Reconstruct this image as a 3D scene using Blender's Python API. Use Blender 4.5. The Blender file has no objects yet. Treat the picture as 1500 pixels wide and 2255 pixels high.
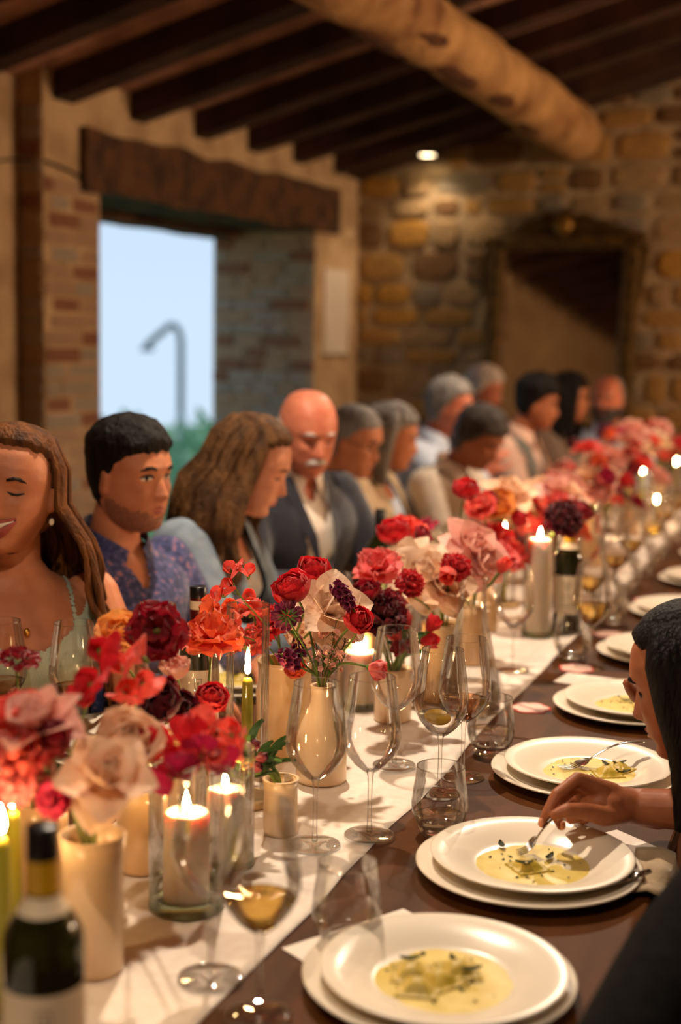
import bpy, bmesh, math, random
import numpy as np
from mathutils import Vector, Matrix, noise

random.seed(7)
rng = np.random.default_rng(7)
PI = math.pi
S = bpy.context.scene
COL = S.collection

# ------------------------------------------------------------------ camera
FPX = 3000.0                                   # focal length in pixels of the 1500 x 2255 frame
YAW, PITCH, ROLL = math.radians(20.4), math.atan(377.5 / 3000), math.radians(1.0)
CAM = Vector((0, 0, 1.5))
_fh = Vector((-math.sin(YAW), math.cos(YAW), 0)); _r0 = Vector((math.cos(YAW), math.sin(YAW), 0)); _z = Vector((0, 0, 1))
FW = _fh * math.cos(PITCH) - _z * math.sin(PITCH)
_u0 = _fh * math.sin(PITCH) + _z * math.cos(PITCH)
RT = _r0 * math.cos(ROLL) + _u0 * math.sin(ROLL)
UP = -_r0 * math.sin(ROLL) + _u0 * math.cos(ROLL)
cd = bpy.data.cameras.new('camera'); cam = bpy.data.objects.new('camera', cd); COL.objects.link(cam)
cam.matrix_world = Matrix(((RT.x, UP.x, -FW.x, CAM.x), (RT.y, UP.y, -FW.y, CAM.y), (RT.z, UP.z, -FW.z, CAM.z), (0, 0, 0, 1)))
cd.sensor_fit = 'VERTICAL'; cd.sensor_height = 36.0; cd.sensor_width = 24.0
cd.lens = FPX / 2255 * 36.0
cd.clip_start = 0.02; cd.clip_end = 400
cd.dof.use_dof = True; cd.dof.focus_distance = 2.22; cd.dof.aperture_fstop = 2.0
S.camera = cam
S.view_settings.view_transform = 'Standard'
try: S.view_settings.look = 'None'
except Exception: pass
S.view_settings.exposure = 0.28; S.view_settings.gamma = 1.0; S.view_settings.use_curve_mapping = False
try:
    S.cycles.transparent_max_bounces = 40; S.cycles.max_bounces = 14
    S.cycles.transmission_bounces = 12; S.cycles.caustics_reflective = False; S.cycles.caustics_refractive = False
    S.cycles.sample_clamp_indirect = 4.0
except Exception: pass

# ------------------------------------------------------------------ dusk sky
W = bpy.data.worlds.new('dusk_sky'); S.world = W; W.use_nodes = True
nt = W.node_tree; bg = nt.nodes['Background']
tc = nt.nodes.new('ShaderNodeTexCoord'); sx = nt.nodes.new('ShaderNodeSeparateXYZ'); cr = nt.nodes.new('ShaderNodeValToRGB')
nt.links.new(tc.outputs['Generated'], sx.inputs[0]); nt.links.new(sx.outputs['Z'], cr.inputs[0]); nt.links.new(cr.outputs[0], bg.inputs[0])
cr.color_ramp.elements[0].position = 0.0; cr.color_ramp.elements[0].color = (.54, .68, .83, 1)
cr.color_ramp.elements[1].position = 0.6; cr.color_ramp.elements[1].color = (.36, .54, .80, 1)
bg.inputs[1].default_value = 1.0

def lamp(name, kind, loc, energy, color, size=.05, target=None, cone=None, blend=.4):
    l = bpy.data.lights.new(name, kind); l.energy = energy; l.color = color
    if kind in ('POINT', 'SPOT'): l.shadow_soft_size = size
    if kind == 'SPOT': l.spot_size = cone; l.spot_blend = blend
    o = bpy.data.objects.new(name, l); COL.objects.link(o); o.location = loc
    if target is not None:
        o.rotation_euler = (Vector(target) - Vector(loc)).to_track_quat('-Z', 'Y').to_euler()
    return o
WARM = (1.0, .73, .48); KEY = (1.0, .80, .60)
# recessed ceiling spots over the table, near the far wall and behind the photographer, and two unseen warm lights added at the right to brighten the walls
lamp('ceiling_spot_light', 'SPOT', (-1.18, 2.75, 2.72), 160, KEY, .035, (-.85, 2.2, .75), math.radians(130), .5)
lamp('ceiling_spot_light', 'SPOT', (-.95, 5.30, 2.75), 120, KEY, .035, (-.7, 4.9, .75), math.radians(130), .5)
lamp('ceiling_spot_light', 'SPOT', (-2.383, 7.735, 2.56), 9, WARM, .03, (-2.30, 7.60, .0), math.radians(120), .6)
lamp('ceiling_spot_light', 'SPOT', (-.35, .15, 2.9), 75, KEY, .035, (-.55, 1.2, .75), math.radians(95), .6)
lamp('room_fill_light', 'POINT', (3.0, 6.0, 2.2), 230, WARM, .12)
lamp('room_fill_light', 'POINT', (3.3, 5.2, 2.2), 70, WARM, .12)

# ------------------------------------------------------------------ pixel rays of the photograph, used to measure real places
def ray(px, py): return FW + RT * ((px - 750) / FPX) + UP * ((1127.5 - py) / FPX)
def on_z(px, py, z=.75):
    d = ray(px, py); return CAM + d * ((z - CAM.z) / d.z)
def on_x(px, py, x):
    d = ray(px, py); return CAM + d * ((x - CAM.x) / d.x)
def at_d(px, py, dep): return CAM + ray(px, py) * dep

# ------------------------------------------------------------------ mesh helpers
def mk(name, V, F, mat=None, smooth=True):
    me = bpy.data.meshes.new(name)
    me.from_pydata([tuple(v) for v in V], [], F)
    if mat is not None:
        for m in (mat if isinstance(mat, (list, tuple)) else [mat]): me.materials.append(m)
    if smooth and len(me.polygons): me.polygons.foreach_set('use_smooth', [True] * len(me.polygons))
    me.update(); return me
def ob(name, me, parent=None, loc=(0, 0, 0), rot=(0, 0, 0), sc=None):
    o = bpy.data.objects.new(name, me); COL.objects.link(o)
    if parent is not None: o.parent = parent
    o.location = loc; o.rotation_euler = rot
    if sc is not None: o.scale = (sc, sc, sc) if isinstance(sc, (int, float)) else sc
    return o
def tag(o, label=None, cat=None, group=None, kind=None):
    if label: o['label'] = label
    if cat: o['category'] = cat
    if group: o['group'] = group
    if kind: o['kind'] = kind
    return o
def thing(name, label, cat, loc=(0, 0, 0), rz=0, group=None):
    o = bpy.data.objects.new(name, None); COL.objects.link(o); o.location = loc; o.rotation_euler = (0, 0, rz)
    o.empty_display_size = .05
    return tag(o, label, cat, group)
def lathe(prof, n=32, cx=0, cy=0, z0=0):
    V, F, prev = [], [], None
    for r, z in prof:
        if r < 1e-6: V.append((cx, cy, z + z0)); ring = [len(V) - 1]
        else:
            b = len(V)
            for i in range(n):
                a = 2 * PI * i / n; V.append((cx + r * math.cos(a), cy + r * math.sin(a), z + z0))
            ring = list(range(b, b + n))
        if prev is not None:
            if len(prev) == 1 and len(ring) > 1:
                for i in range(n): F.append((prev[0], ring[i], ring[(i + 1) % n]))
            elif len(ring) == 1 and len(prev) > 1:
                for i in range(n): F.append((prev[i], ring[0], prev[(i + 1) % n]))
            elif len(ring) > 1:
                for i in range(n): F.append((prev[i], ring[i], ring[(i + 1) % n], prev[(i + 1) % n]))
        prev = ring
    # orientation: profiles run bottom-outside to top; flip so that normals point out
    F = [tuple(reversed(f)) for f in F]
    return V, F
def tube(P, R, n=8, sx=1.0, cap=True, ref=None):
    """tapered tube along points P with radii R (number or (rx, ry))"""
    P = [Vector(p) for p in P]; m = len(P)
    if not isinstance(R, (list, tuple)): R = [R] * m
    V, F = [], []; up = Vector(ref) if ref is not None else None
    for i in range(m):
        t = (P[min(i + 1, m - 1)] - P[max(i - 1, 0)]); t = t.normalized() if t.length > 1e-9 else Vector((0, 0, 1))
        if up is None: up = Vector((0, 0, 1)) if abs(t.z) < .9 else Vector((1, 0, 0))
        a = up - t * up.dot(t)
        if a.length < 1e-5: a = t.orthogonal()
        a.normalize(); b = t.cross(a); up = a
        r = R[i]; rx, ry = (r if isinstance(r, (list, tuple)) else (r * sx, r))
        for k in range(n):
            q = 2 * PI * k / n; V.append(P[i] + a * (rx * math.cos(q)) + b * (ry * math.sin(q)))
    for i in range(m - 1):
        for k in range(n):
            k2 = (k + 1) % n; F.append((i * n + k, i * n + k2, (i + 1) * n + k2, (i + 1) * n + k))
    if cap: F.append(tuple(reversed(range(n)))); F.append(tuple(range((m - 1) * n, m * n)))
    return V, F
def capsule_path(P, R, steps=3):
    """round the two ends of a limb path"""
    P = [Vector(p) for p in P]; P2, R2 = list(P), list(R)
    d0 = (P[0] - P[1]).normalized(); d1 = (P[-1] - P[-2]).normalized(); a, b = [], []
    for i in range(steps):
        q = PI / 2 * (i + 1) / (steps + .35); a.insert(0, (P[0] + d0 * R[0] * math.sin(q), R[0] * math.cos(q))); b.append((P[-1] + d1 * R[-1] * math.sin(q), R[-1] * math.cos(q)))
    return [p for p, r in a] + P2 + [p for p, r in b], [r for p, r in a] + R2 + [r for p, r in b]
def limb(P, R, n=14):
    p, r = capsule_path(P, R); return tube(p, r, n)
def box(x0, x1, y0, y1, z0, z1):
    V = [(x0, y0, z0), (x1, y0, z0), (x1, y1, z0), (x0, y1, z0), (x0, y0, z1), (x1, y0, z1), (x1, y1, z1), (x0, y1, z1)]
    F = [(0, 3, 2, 1), (4, 5, 6, 7), (0, 1, 5, 4), (1, 2, 6, 5), (2, 3, 7, 6), (3, 0, 4, 7)]
    return V, F
def bbox_bev(x0, x1, y0, y1, z0, z1, b=.004, seg=1):
    bm = bmesh.new(); V, F = box(x0, x1, y0, y1, z0, z1)
    vs = [bm.verts.new(v) for v in V]
    for f in F: bm.faces.new([vs[i] for i in f])
    bmesh.ops.bevel(bm, geom=list(bm.edges), offset=b, segments=seg, affect='EDGES', profile=.5)
    bm.verts.index_update()
    V2 = [tuple(v.co) for v in bm.verts]; F2 = [tuple(v.index for v in f.verts) for f in bm.faces]; bm.free()
    return V2, F2
def ellip(c, r, n=16, m=10, M=None):
    prof = [(math.sin(PI * i / m), -math.cos(PI * i / m)) for i in range(m + 1)]; prof[0] = (0, -1); prof[-1] = (0, 1)
    V, F = lathe(prof, n); o = []
    for v in V:
        q = Vector((v[0] * r[0], v[1] * r[1], v[2] * r[2]))
        if M is not None: q = M @ q
        o.append(q + Vector(c))
    return o, F
def grid(nu, nv, fn):
    V = [fn(i / (nu - 1), j / (nv - 1)) for j in range(nv) for i in range(nu)]
    F = [(j * nu + i, j * nu + i + 1, (j + 1) * nu + i + 1, (j + 1) * nu + i) for j in range(nv - 1) for i in range(nu - 1)]
    return V, F
def merge(*parts):
    V, F = [], []
    for v, f in parts:
        b = len(V); V.extend(v); F.extend(tuple(i + b for i in q) for q in f)
    return V, F
def xf(vf, M):
    return [M @ Vector(v) for v in vf[0]], vf[1]
def rel(vf, loc):
    l = Vector(loc); return [Vector(v) - l for v in vf[0]], vf[1]
def smoothstep(a, b, x):
    t = np.clip((x - a) / (b - a), 0, 1); return t * t * (3 - 2 * t)

# ------------------------------------------------------------------ materials
def srgb(r, g, b):
    return tuple(((c / 255) / 12.92 if c / 255 <= .04045 else ((c / 255 + .055) / 1.055) ** 2.4) for c in (r, g, b)) + (1,)
_mats = {}
def pm(name, c1, c2=None, scale=8, rough=.6, metal=0, bump=0, bscale=None, detail=4, trans=0, ior=1.45, sss=0, translucent=0, stretch=None, spec=.5, c3=None, sheen=0, coat=0, ramp=(.35, .65)):
    """procedural principled material: object-space noise mixes c1 and c2 (and c3)"""
    if name in _mats: return _mats[name]
    m = bpy.data.materials.new(name); m.use_nodes = True; nt = m.node_tree; N = nt.nodes; L = nt.links
    b = N['Principled BSDF']; out = N['Material Output']
    b.inputs['Roughness'].default_value = rough; b.inputs['Metallic'].default_value = metal
    b.inputs['Transmission Weight'].default_value = trans; b.inputs['IOR'].default_value = ior
    b.inputs['Specular IOR Level'].default_value = spec
    b.inputs['Sheen Weight'].default_value = sheen; b.inputs['Coat Weight'].default_value = coat
    if sss: b.inputs['Subsurface Weight'].default_value = sss; b.inputs['Subsurface Radius'].default_value = (.02, .008, .004); b.inputs['Subsurface Scale'].default_value = .6
    tcn = N.new('ShaderNodeTexCoord'); mp = N.new('ShaderNodeMapping'); nz = N.new('ShaderNodeTexNoise'); rp = N.new('ShaderNodeValToRGB')
    L.new(tcn.outputs['Object'], mp.inputs[0]); L.new(mp.outputs[0], nz.inputs[0]); L.new(nz.outputs[0], rp.inputs[0])
    if stretch: mp.inputs['Scale'].default_value = stretch
    nz.inputs['Scale'].default_value = scale; nz.inputs['Detail'].default_value = detail
    c2 = c2 or c1
    rp.color_ramp.elements[0].position = ramp[0]; rp.color_ramp.elements[1].position = ramp[1]
    rp.color_ramp.elements[0].color = c1; rp.color_ramp.elements[1].color = c2
    if c3: e = rp.color_ramp.elements.new(min(.98, ramp[1] + .12)); e.color = c3
    L.new(rp.outputs[0], b.inputs['Base Color'])
    if bump:
        n2 = N.new('ShaderNodeTexNoise'); n2.inputs['Scale'].default_value = bscale or scale * 3; n2.inputs['Detail'].default_value = 5
        L.new(mp.outputs[0], n2.inputs[0]); bp = N.new('ShaderNodeBump'); bp.inputs['Strength'].default_value = bump; bp.inputs['Distance'].default_value = .02
        L.new(n2.outputs[0], bp.inputs['Height']); L.new(bp.outputs[0], b.inputs['Normal'])
    if translucent:
        tr = N.new('ShaderNodeBsdfTranslucent'); mx = N.new('ShaderNodeMixShader'); mx.inputs[0].default_value = translucent
        L.new(rp.outputs[0], tr.inputs[0]); L.new(b.outputs[0], mx.inputs[1]); L.new(tr.outputs[0], mx.inputs[2]); L.new(mx.outputs[0], out.inputs[0])
    _mats[name] = m; return m
def thin_glass(name, tint=(1, 1, 1, 1), refl=.78):
    """thin-walled glass: clear sheet with fresnel reflections"""
    if name in _mats: return _mats[name]
    m = bpy.data.materials.new(name); m.use_nodes = True; nt = m.node_tree; N = nt.nodes; L = nt.links
    for n in list(N): N.remove(n)
    out = N.new('ShaderNodeOutputMaterial'); t = N.new('ShaderNodeBsdfTransparent'); g = N.new('ShaderNodeBsdfGlossy'); mx = N.new('ShaderNodeMixShader')
    lw = N.new('ShaderNodeFresnel'); lw.inputs[0].default_value = 1.5; ml = N.new('ShaderNodeMath'); ml.operation = 'MULTIPLY'; ml.inputs[1].default_value = refl; ml.use_clamp = True
    lf = N.new('ShaderNodeLayerWeight'); lf.inputs[0].default_value = .12
    cm = N.new('ShaderNodeMixRGB'); cm.inputs[1].default_value = tint; cm.inputs[2].default_value = (tint[0] * .66, tint[1] * .63, tint[2] * .6, 1)
    pw = N.new('ShaderNodeMath'); pw.operation = 'POWER'; pw.inputs[1].default_value = 6
    lf.inputs[0].default_value = .5
    L.new(lf.outputs['Facing'], pw.inputs[0]); L.new(pw.outputs[0], cm.inputs[0]); L.new(cm.outputs[0], t.inputs[0])
    g.inputs['Roughness'].default_value = .02; g.inputs['Color'].default_value = (1, 1, 1, 1)
    L.new(lw.outputs[0], ml.inputs[0]); L.new(ml.outputs[0], mx.inputs[0]); L.new(t.outputs[0], mx.inputs[1]); L.new(g.outputs[0], mx.inputs[2]); L.new(mx.outputs[0], out.inputs[0])
    _mats[name] = m; return m
def emit(name, c, strength, c2=None):
    m = bpy.data.materials.new(name); m.use_nodes = True; nt = m.node_tree; N = nt.nodes
    for n in list(N): N.remove(n)
    out = N.new('ShaderNodeOutputMaterial'); e = N.new('ShaderNodeEmission'); e.inputs[0].default_value = c; e.inputs[1].default_value = strength
    nt.links.new(e.outputs[0], out.inputs[0]); return m

# ================================================================== the room
RA = math.radians(5.2); RK = Vector((-2.865, 8.0, 0))
RE1 = Vector((math.cos(RA), -math.sin(RA), 0)); RE2 = Vector((-math.sin(RA), -math.cos(RA), 0))
def rm(s, t, z): return RK + RE1 * s + RE2 * t + Vector((0, 0, z))       # s: from the doorway wall inward, t: from the far wall towards the camera
def rbox(s0, s1, t0, t1, z0, z1):
    V, F = box(s0, s1, t0, t1, z0, z1); return [rm(*v) for v in V], [tuple(reversed(f)) for f in F]
def rmesh(vf): return [rm(*v) for v in vf[0]], [tuple(reversed(f)) for f in vf[1]]
def struct(name, vf, mat, label, smooth=False):
    o = ob(name, mk(name, vf[0], vf[1], mat, smooth)); tag(o, label, None, None, 'structure'); return o

M_plaster = pm('old_plaster', srgb(204, 176, 138), srgb(166, 138, 104), 5, .95, bump=.6, bscale=22, c3=srgb(214, 190, 154))
M_mortar = pm('lime_mortar', srgb(190, 166, 130), srgb(150, 128, 98), 9, .97, bump=.8, bscale=30)
M_stones = [pm('stone_ochre', srgb(196, 152, 84), srgb(156, 120, 70), 9, .92, bump=.6, bscale=24),
            pm('stone_grey', srgb(160, 146, 124), srgb(126, 116, 98), 9, .92, bump=.6, bscale=24),
            pm('stone_tan', srgb(190, 160, 116), srgb(152, 126, 90), 9, .92, bump=.6, bscale=24),
            pm('stone_brown', srgb(140, 104, 66), srgb(112, 84, 56), 9, .92, bump=.6, bscale=24),
            pm('stone_gold', srgb(208, 158, 72), srgb(170, 124, 58), 9, .92, bump=.6, bscale=24),
            pm('stone_red', srgb(150, 74, 50), srgb(120, 60, 44), 9, .92, bump=.6, bscale=24)]
M_bricks = [pm('brick_tan', srgb(196, 166, 136), srgb(164, 136, 110), 14, .95, bump=.5), pm('brick_grey', srgb(188, 174, 156), srgb(154, 142, 126), 14, .95, bump=.5),
            pm('brick_rust', srgb(160, 112, 86), srgb(132, 94, 74), 14, .95, bump=.5)]
M_rafter = pm('dark_rafter_wood', srgb(66, 38, 25), srgb(40, 24, 16), 6, .75, bump=.4, stretch=(1, 1, 1))
M_ceil = pm('terracotta_ceiling', srgb(186, 140, 114), srgb(148, 106, 84), 7, .9, bump=.4)
M_lintel = pm('aged_lintel_wood', srgb(96, 64, 38), srgb(54, 35, 22), 9, .85, bump=.8, bscale=30)
M_log = pm('stripped_log', srgb(190, 150, 98), srgb(150, 112, 68), 5, .8, bump=.6, bscale=26, c3=srgb(110, 70, 38), ramp=(.3, .56))
M_floor = pm('terracotta_floor', srgb(98, 62, 42), srgb(76, 48, 34), 4, .8, bump=.2)

DOOR_T0, DOOR_T1, DOOR_Z = .626, 2.72, 2.11
TB = .09                                            # far wall plane
floor = struct('floor', rbox(-.68, 6.5, TB - .3, 10.5, -.12, 0), M_floor, 'terracotta floor under the long table')
wl = merge(rbox(-.68, 0, -.25, DOOR_T0, 0, 2.75), rbox(-.68, 0, DOOR_T0, DOOR_T1, 2.33, 2.75), rbox(-.68, 0, DOOR_T1, 3.11, 0, 2.75), rbox(-.68, -.125, 3.11, 10.5, 0, 2.75))
wall_left = struct('wall_left', wl, M_plaster, 'old plastered stone wall with the doorway')
wall_back = struct('wall_back', merge(rbox(-.0, 6.5, TB - .3, TB - .035, 0, 4.4)), M_mortar, 'rough stone wall behind the far end of the table')
wall_right = struct('wall_right', rbox(6.5, 6.8, -.2, 10.5, 0, 4.5), M_plaster, 'plain plastered wall on the far right')
wall_front = struct('wall_front', rbox(-.68, 6.8, 10.5, 10.8, 0, 4.5), M_plaster, 'plastered wall behind the photographer')
SL = .244
def roof_z(s): return 2.58 + SL * s
ceiling = struct('ceiling', rmesh(([(-.7, -.25, roof_z(-.7)), (6.8, -.25, roof_z(6.8)), (6.8, 10.8, roof_z(6.8)), (-.7, 10.8, roof_z(-.7)),
                                     (-.7, -.25, roof_z(-.7) + .12), (6.8, -.25, roof_z(6.8) + .12), (6.8, 10.8, roof_z(6.8) + .12), (-.7, 10.8, roof_z(-.7) + .12)],
                                    box(0, 1, 0, 1, 0, 1)[1])), M_ceil, 'sloping terracotta ceiling between dark rafters')
# rafters, each one its own beam
raft = [.24, .41, .93, 1.43, 1.94, 2.49, 3.04, 3.58, 4.1, 4.62, 5.14, 5.66, 6.18, 6.7, 7.22, 7.74, 8.26, 8.78, 9.3, 9.82]
for i, t1 in enumerate(raft):
    if i == 0: continue
    w = .125 + .012 * math.sin(i * 2.3); nseg = 9; V = []
    for k in range(nseg):
        s = -.02 + 6.4 * k / (nseg - 1); dz = .004 * math.sin(k * 1.7 + i); dt = .006 * math.sin(k * 1.1 + i * 2)
        for (a, h) in ((0, 0), (w, 0), (w, .125), (0, .125)): V.append((s, t1 - w + a + dt, roof_z(s) - .115 + h + dz))
    F = [(k * 4 + q, k * 4 + (q + 1) % 4, k * 4 + 4 + (q + 1) % 4, k * 4 + 4 + q) for k in range(nseg - 1) for q in range(4)] + [(3, 2, 1, 0), tuple(range(nseg * 4 - 4, nseg * 4))]
    V, F = rmesh((V, F)); ob('rafter', mk('rafter', V, [tuple(reversed(f)) for f in F], M_rafter, False), ceiling)
# wall-plate rafter against the far wall
V, F = rmesh(([(s, t, roof_z(s) - h) for s in (-.02, 6.4) for (t, h) in ((TB - .03, .115), (.22, .115), (.22, -.01), (TB - .03, -.01))], [(0, 1, 5, 4), (1, 2, 6, 5), (2, 3, 7, 6), (3, 0, 4, 7), (3, 2, 1, 0), (4, 5, 6, 7)]))
ob('rafter', mk('rafter', V, F, M_rafter, False), ceiling)
# the round log carrying the rafters
P, R = [], []
for k in range(60):
    q = k / 59; t = TB - .05 + 10.2 * q
    P.append(rm(1.345 + .056 * t, t, 2.655 + .016 * t + .012 * math.sin(t * 1.3))); R.append(.142 + .010 * math.sin(t * 2.1) + .004 * math.sin(t * 7))
V, F = tube(P, R, 28)
V = [v + Vector((noise.noise(v * 5), noise.noise(v * 5 + Vector((9, 0, 0))), noise.noise(v * 5 + Vector((0, 9, 0))))) * .012 for v in V]
logo = tag(ob('log_beam', mk('log_beam', V, F, M_log)), 'thick pale round log running under the rafters', 'beam')
lb = Vector(P[30]); logo.location = lb; logo.data.transform(Matrix.Translation(-lb))
# bark patches and knots on the log
M_bark = pm('log_bark', srgb(92, 54, 26), srgb(66, 38, 20), 16, .9, bump=.5)
def log_patch(t, ang, lt, la, seed):
    def fn(u, v):
        tt = t + (u - .5) * lt; e = 1 - (2 * (v - .5)) ** 2; a = ang + (v - .5) * la * (.6 + .5 * math.sin(PI * u)) + .12 * noise.noise(Vector((u * 3, seed, 0)))
        c = rm(1.345 + .056 * tt, tt, 2.655 + .016 * tt + .012 * math.sin(tt * 1.3)); r = .142 + .010 * math.sin(tt * 2.1) + .004 * math.sin(tt * 7) + .011 * (math.sin(PI * u) * math.sin(PI * v)) ** .5 - .004
        return c + RE1 * (r * math.sin(a)) + Vector((0, 0, -r * math.cos(a)))
    vf = grid(14, 8, fn); ob('bark_patch', mk('bark_patch', [v - lb for v in vf[0]], vf[1], M_bark), logo)
for t, a, lt, la, sd in ((2.35, .25, .5, .8, 1), (1.75, .45, .35, .7, 2), (3.1, -.2, .6, .6, 3), (1.15, .1, .4, .5, 4), (2.9, .9, .4, .5, 5)): log_patch(t, a, lt, la, sd)
# lintels over the doorway
def timber(s0, s1, t0, t1, z0, z1, amp, seed, nt_=26):
    V = []
    for k in range(nt_):
        t = t0 + (t1 - t0) * k / (nt_ - 1)
        for q, (s, z) in enumerate(((s0, z0), (s1, z0), (s1, z1), (s0, z1))):
            n1 = noise.noise(Vector((t * 4, seed + q * 3.1, 0))) * amp; n2 = noise.noise(Vector((t * 4, seed + q * 3.1, 7))) * amp
            V.append((s + n1 * .6, t, z + n2))
    F = [(k * 4 + q, k * 4 + 4 + q, k * 4 + 4 + (q + 1) % 4, k * 4 + (q + 1) % 4) for k in range(nt_ - 1) for q in range(4)] + [(0, 1, 2, 3), tuple(reversed(range(nt_ * 4 - 4, nt_ * 4)))]
    return rmesh((V, F))
vf = timber(-.24, .035, .38, 2.86, 2.115, 2.375, .028, 1.7)
lint = struct('trim_1', vf, M_lintel, 'heavy dark timber lintel over the doorway')
vf = timber(-.44, -.30, .30, 2.9, 2.125, 2.36, .012, 4.7); struct('trim_2', vf, M_lintel, 'middle timber lintel inside the deep doorway')
vf = timber(-.70, -.50, .30, 2.9, 2.085, 2.36, .012, 8.7); struct('trim_3', vf, M_lintel, 'outer timber lintel of the doorway')

# bricks of the doorway's deep reveal, of the pier beside it and of its dark return
def brick_mesh(kind, seed):
    V, F = bbox_bev(0, 1, 0, 1, 0, 1, .08); V = [(x + .03 * noise.noise(Vector((x * 3, y * 3, z * 3 + seed))), y, z + .08 * noise.noise(Vector((x * 3, y * 3 + seed, z * 3)))) for x, y, z in V]
    return [mk('brick', V, F, m, False) for m in M_bricks]
BR = [brick_mesh('b', s) for s in (0, 5, 11)]
bmat = Matrix(((RE1.x, RE2.x, 0), (RE1.y, RE2.y, 0), (0, 0, 1)))
def brick(parent, s, t, z, ds, dt, dz):
    me = BR[random.randrange(3)][random.choices((0, 1, 2), (5, 5, 2))[0]]
    o = ob('brick', me, parent); o.matrix_local = Matrix.Translation(rm(s, t, z)) @ Matrix(((RE1.x, -RE2.x, 0, 0), (RE1.y, -RE2.y, 0, 0), (0, 0, 1, 0), (0, 0, 0, 1))) @ Matrix.Diagonal((ds, dt, dz, 1))
    return o
z = .62; row = 0
while z < 2.06:                                                     # far reveal, facing the camera
    s = -.66 + (-.12 if row % 2 else 0)
    while s < -.02:
        w = random.choice((.25, .25, .2, .13)) * random.uniform(.92, 1.05); a, b = max(s, -.675), min(s + w - .012, -.004)
        if b - a > .04: brick(wall_left, a, DOOR_T0 + random.uniform(.008, .020), z, b - a, .05, .058)
        s += w
    z += .07; row += 1
z = .62; row = 0
while z < 2.42:                                                     # pier between doorway and step
    if z < 2.1:
        t = DOOR_T1 + (-.1 if row % 2 else 0)
        while t < 3.1:
            w = random.choice((.25, .21, .14)); a, b = max(t, DOOR_T1 + .004), min(t + w - .012, 3.105)
            if b - a > .04: brick(wall_left, -.05, b, z, .05 + random.uniform(.001, .009), b - a, .058)
            t += w
    brick(wall_left, -.118, 3.11 + random.uniform(.004, .012), z, .112, .05, .058)   # dark return of the step
    z += .07; row += 1

# stones of the far wall
def stone_mesh(seed):
    r = random.Random(seed); n = 9; pts = []
    for k in range(n):
        a = 2 * PI * k / n + r.uniform(-.15, .15); c, s_ = math.cos(a), math.sin(a); e = .55
        pts.append((.5 + .5 * math.copysign(abs(c) ** e, c) * r.uniform(.9, 1.0), .5 + .5 * math.copysign(abs(s_) ** e, s_) * r.uniform(.88, 1.0)))
    V = [(x, 0, y) for x, y in pts] + [(.5 + (x - .5) * .97, .7, .5 + (y - .5) * .97) for x, y in pts] + [(.5 + (x - .5) * .8, 1, .5 + (y - .5) * .8) for x, y in pts] + [(.5, 1.05, .5)]
    F = [(b * n + k, (b + 1) * n + k, (b + 1) * n + (k + 1) % n, b * n + (k + 1) % n) for b in (0, 1) for k in range(n)] + [(2 * n + k, 3 * n, 2 * n + (k + 1) % n) for k in range(n)]
    return V, F
SM = []
for sd in range(5):
    V, F = stone_mesh(sd); SM.append([mk('stone', V, F, m, False) for m in M_stones])
z = .55
while z < 3.0:
    h = random.uniform(.085, .19); s = random.uniform(-.1, .02)
    while s < 2.55:
        w = random.uniform(.12, .40); 
        if h < .11: w *= .8
        if s + w > .01 and z + h < roof_z(s) - .02:
            a = max(s, .004); low = z < 1.9
            mi = random.choices(range(6), (4, 3, 5, 3, 3 if low and s < 1.2 else 1, .4 if s < .6 else 0))[0]
            me = SM[random.randrange(5)][mi]
            split = h > .15 and w < .22 and random.random() < .5
            parts = [(z, h)] if not split else [(z, h * .5), (z + h * .5, h * .5)]
            for zz, hh in parts:
                o = ob('stone', me, wall_back)
                o.matrix_local = Matrix.Translation(rm(a + .006, TB - .05, zz + .006)) @ Matrix(((RE1.x, RE2.x, 0, 0), (RE1.y, RE2.y, 0, 0), (0, 0, 1, 0), (0, 0, 0, 1))) @ Matrix.Diagonal((s + w - a - .018, random.uniform(.024, .040), hh - .016, 1)) @ Matrix.Rotation(0, 4, 'Y')
        s += w
    z += h

# plate rim of the plaster over the doorway, cable, paper sheet
M_black = pm('black_rubber', srgb(18, 16, 15), srgb(30, 27, 24), 20, .6)
P = [rm(.012, 3.6, 2.19), rm(-.10, 3.3, 2.19), rm(-.10, 3.2, 2.19), rm(-.06, 3.125, 2.19), rm(.012, 3.09, 2.195), rm(.014, 2.95, 2.185), rm(.014, 2.85, 2.165)]
P = [rm(-.115, 3.30, 1.0), rm(-.115, 3.30, 2.1), rm(-.112, 3.27, 2.19), rm(-.112, 3.16, 2.21), rm(-.05, 3.118, 2.21), rm(.012, 3.10, 2.205), rm(.014, 2.95, 2.185), rm(.014, 2.86, 2.165)]
tag(ob('wall_cable', mk('wall_cable', *tube(P, .006, 6), M_black)), 'thin black cable clipped to the left wall', 'cable')
M_paper = pm('white_paper', srgb(225, 215, 200), srgb(214, 204, 188), 3, .8)
t = thing('paper_sheet', 'blank white sheet hanging on the pale wall beside the doorway', 'notice', rm(.006, .37, 1.42))
V, F = rbox(.002, .012, .20, .53, 1.42, 1.915); ob('sheet', mk('sheet', *rel((V, F), t.location), M_paper, False), t)
V, F = rbox(.001, .016, .19, .54, 1.405, 1.42); ob('bottom_rail', mk('bottom_rail', *rel((V, F), t.location), pm('sage_rail', srgb(120, 112, 80), srgb(100, 92, 66), 8, .6), False), t)

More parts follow.
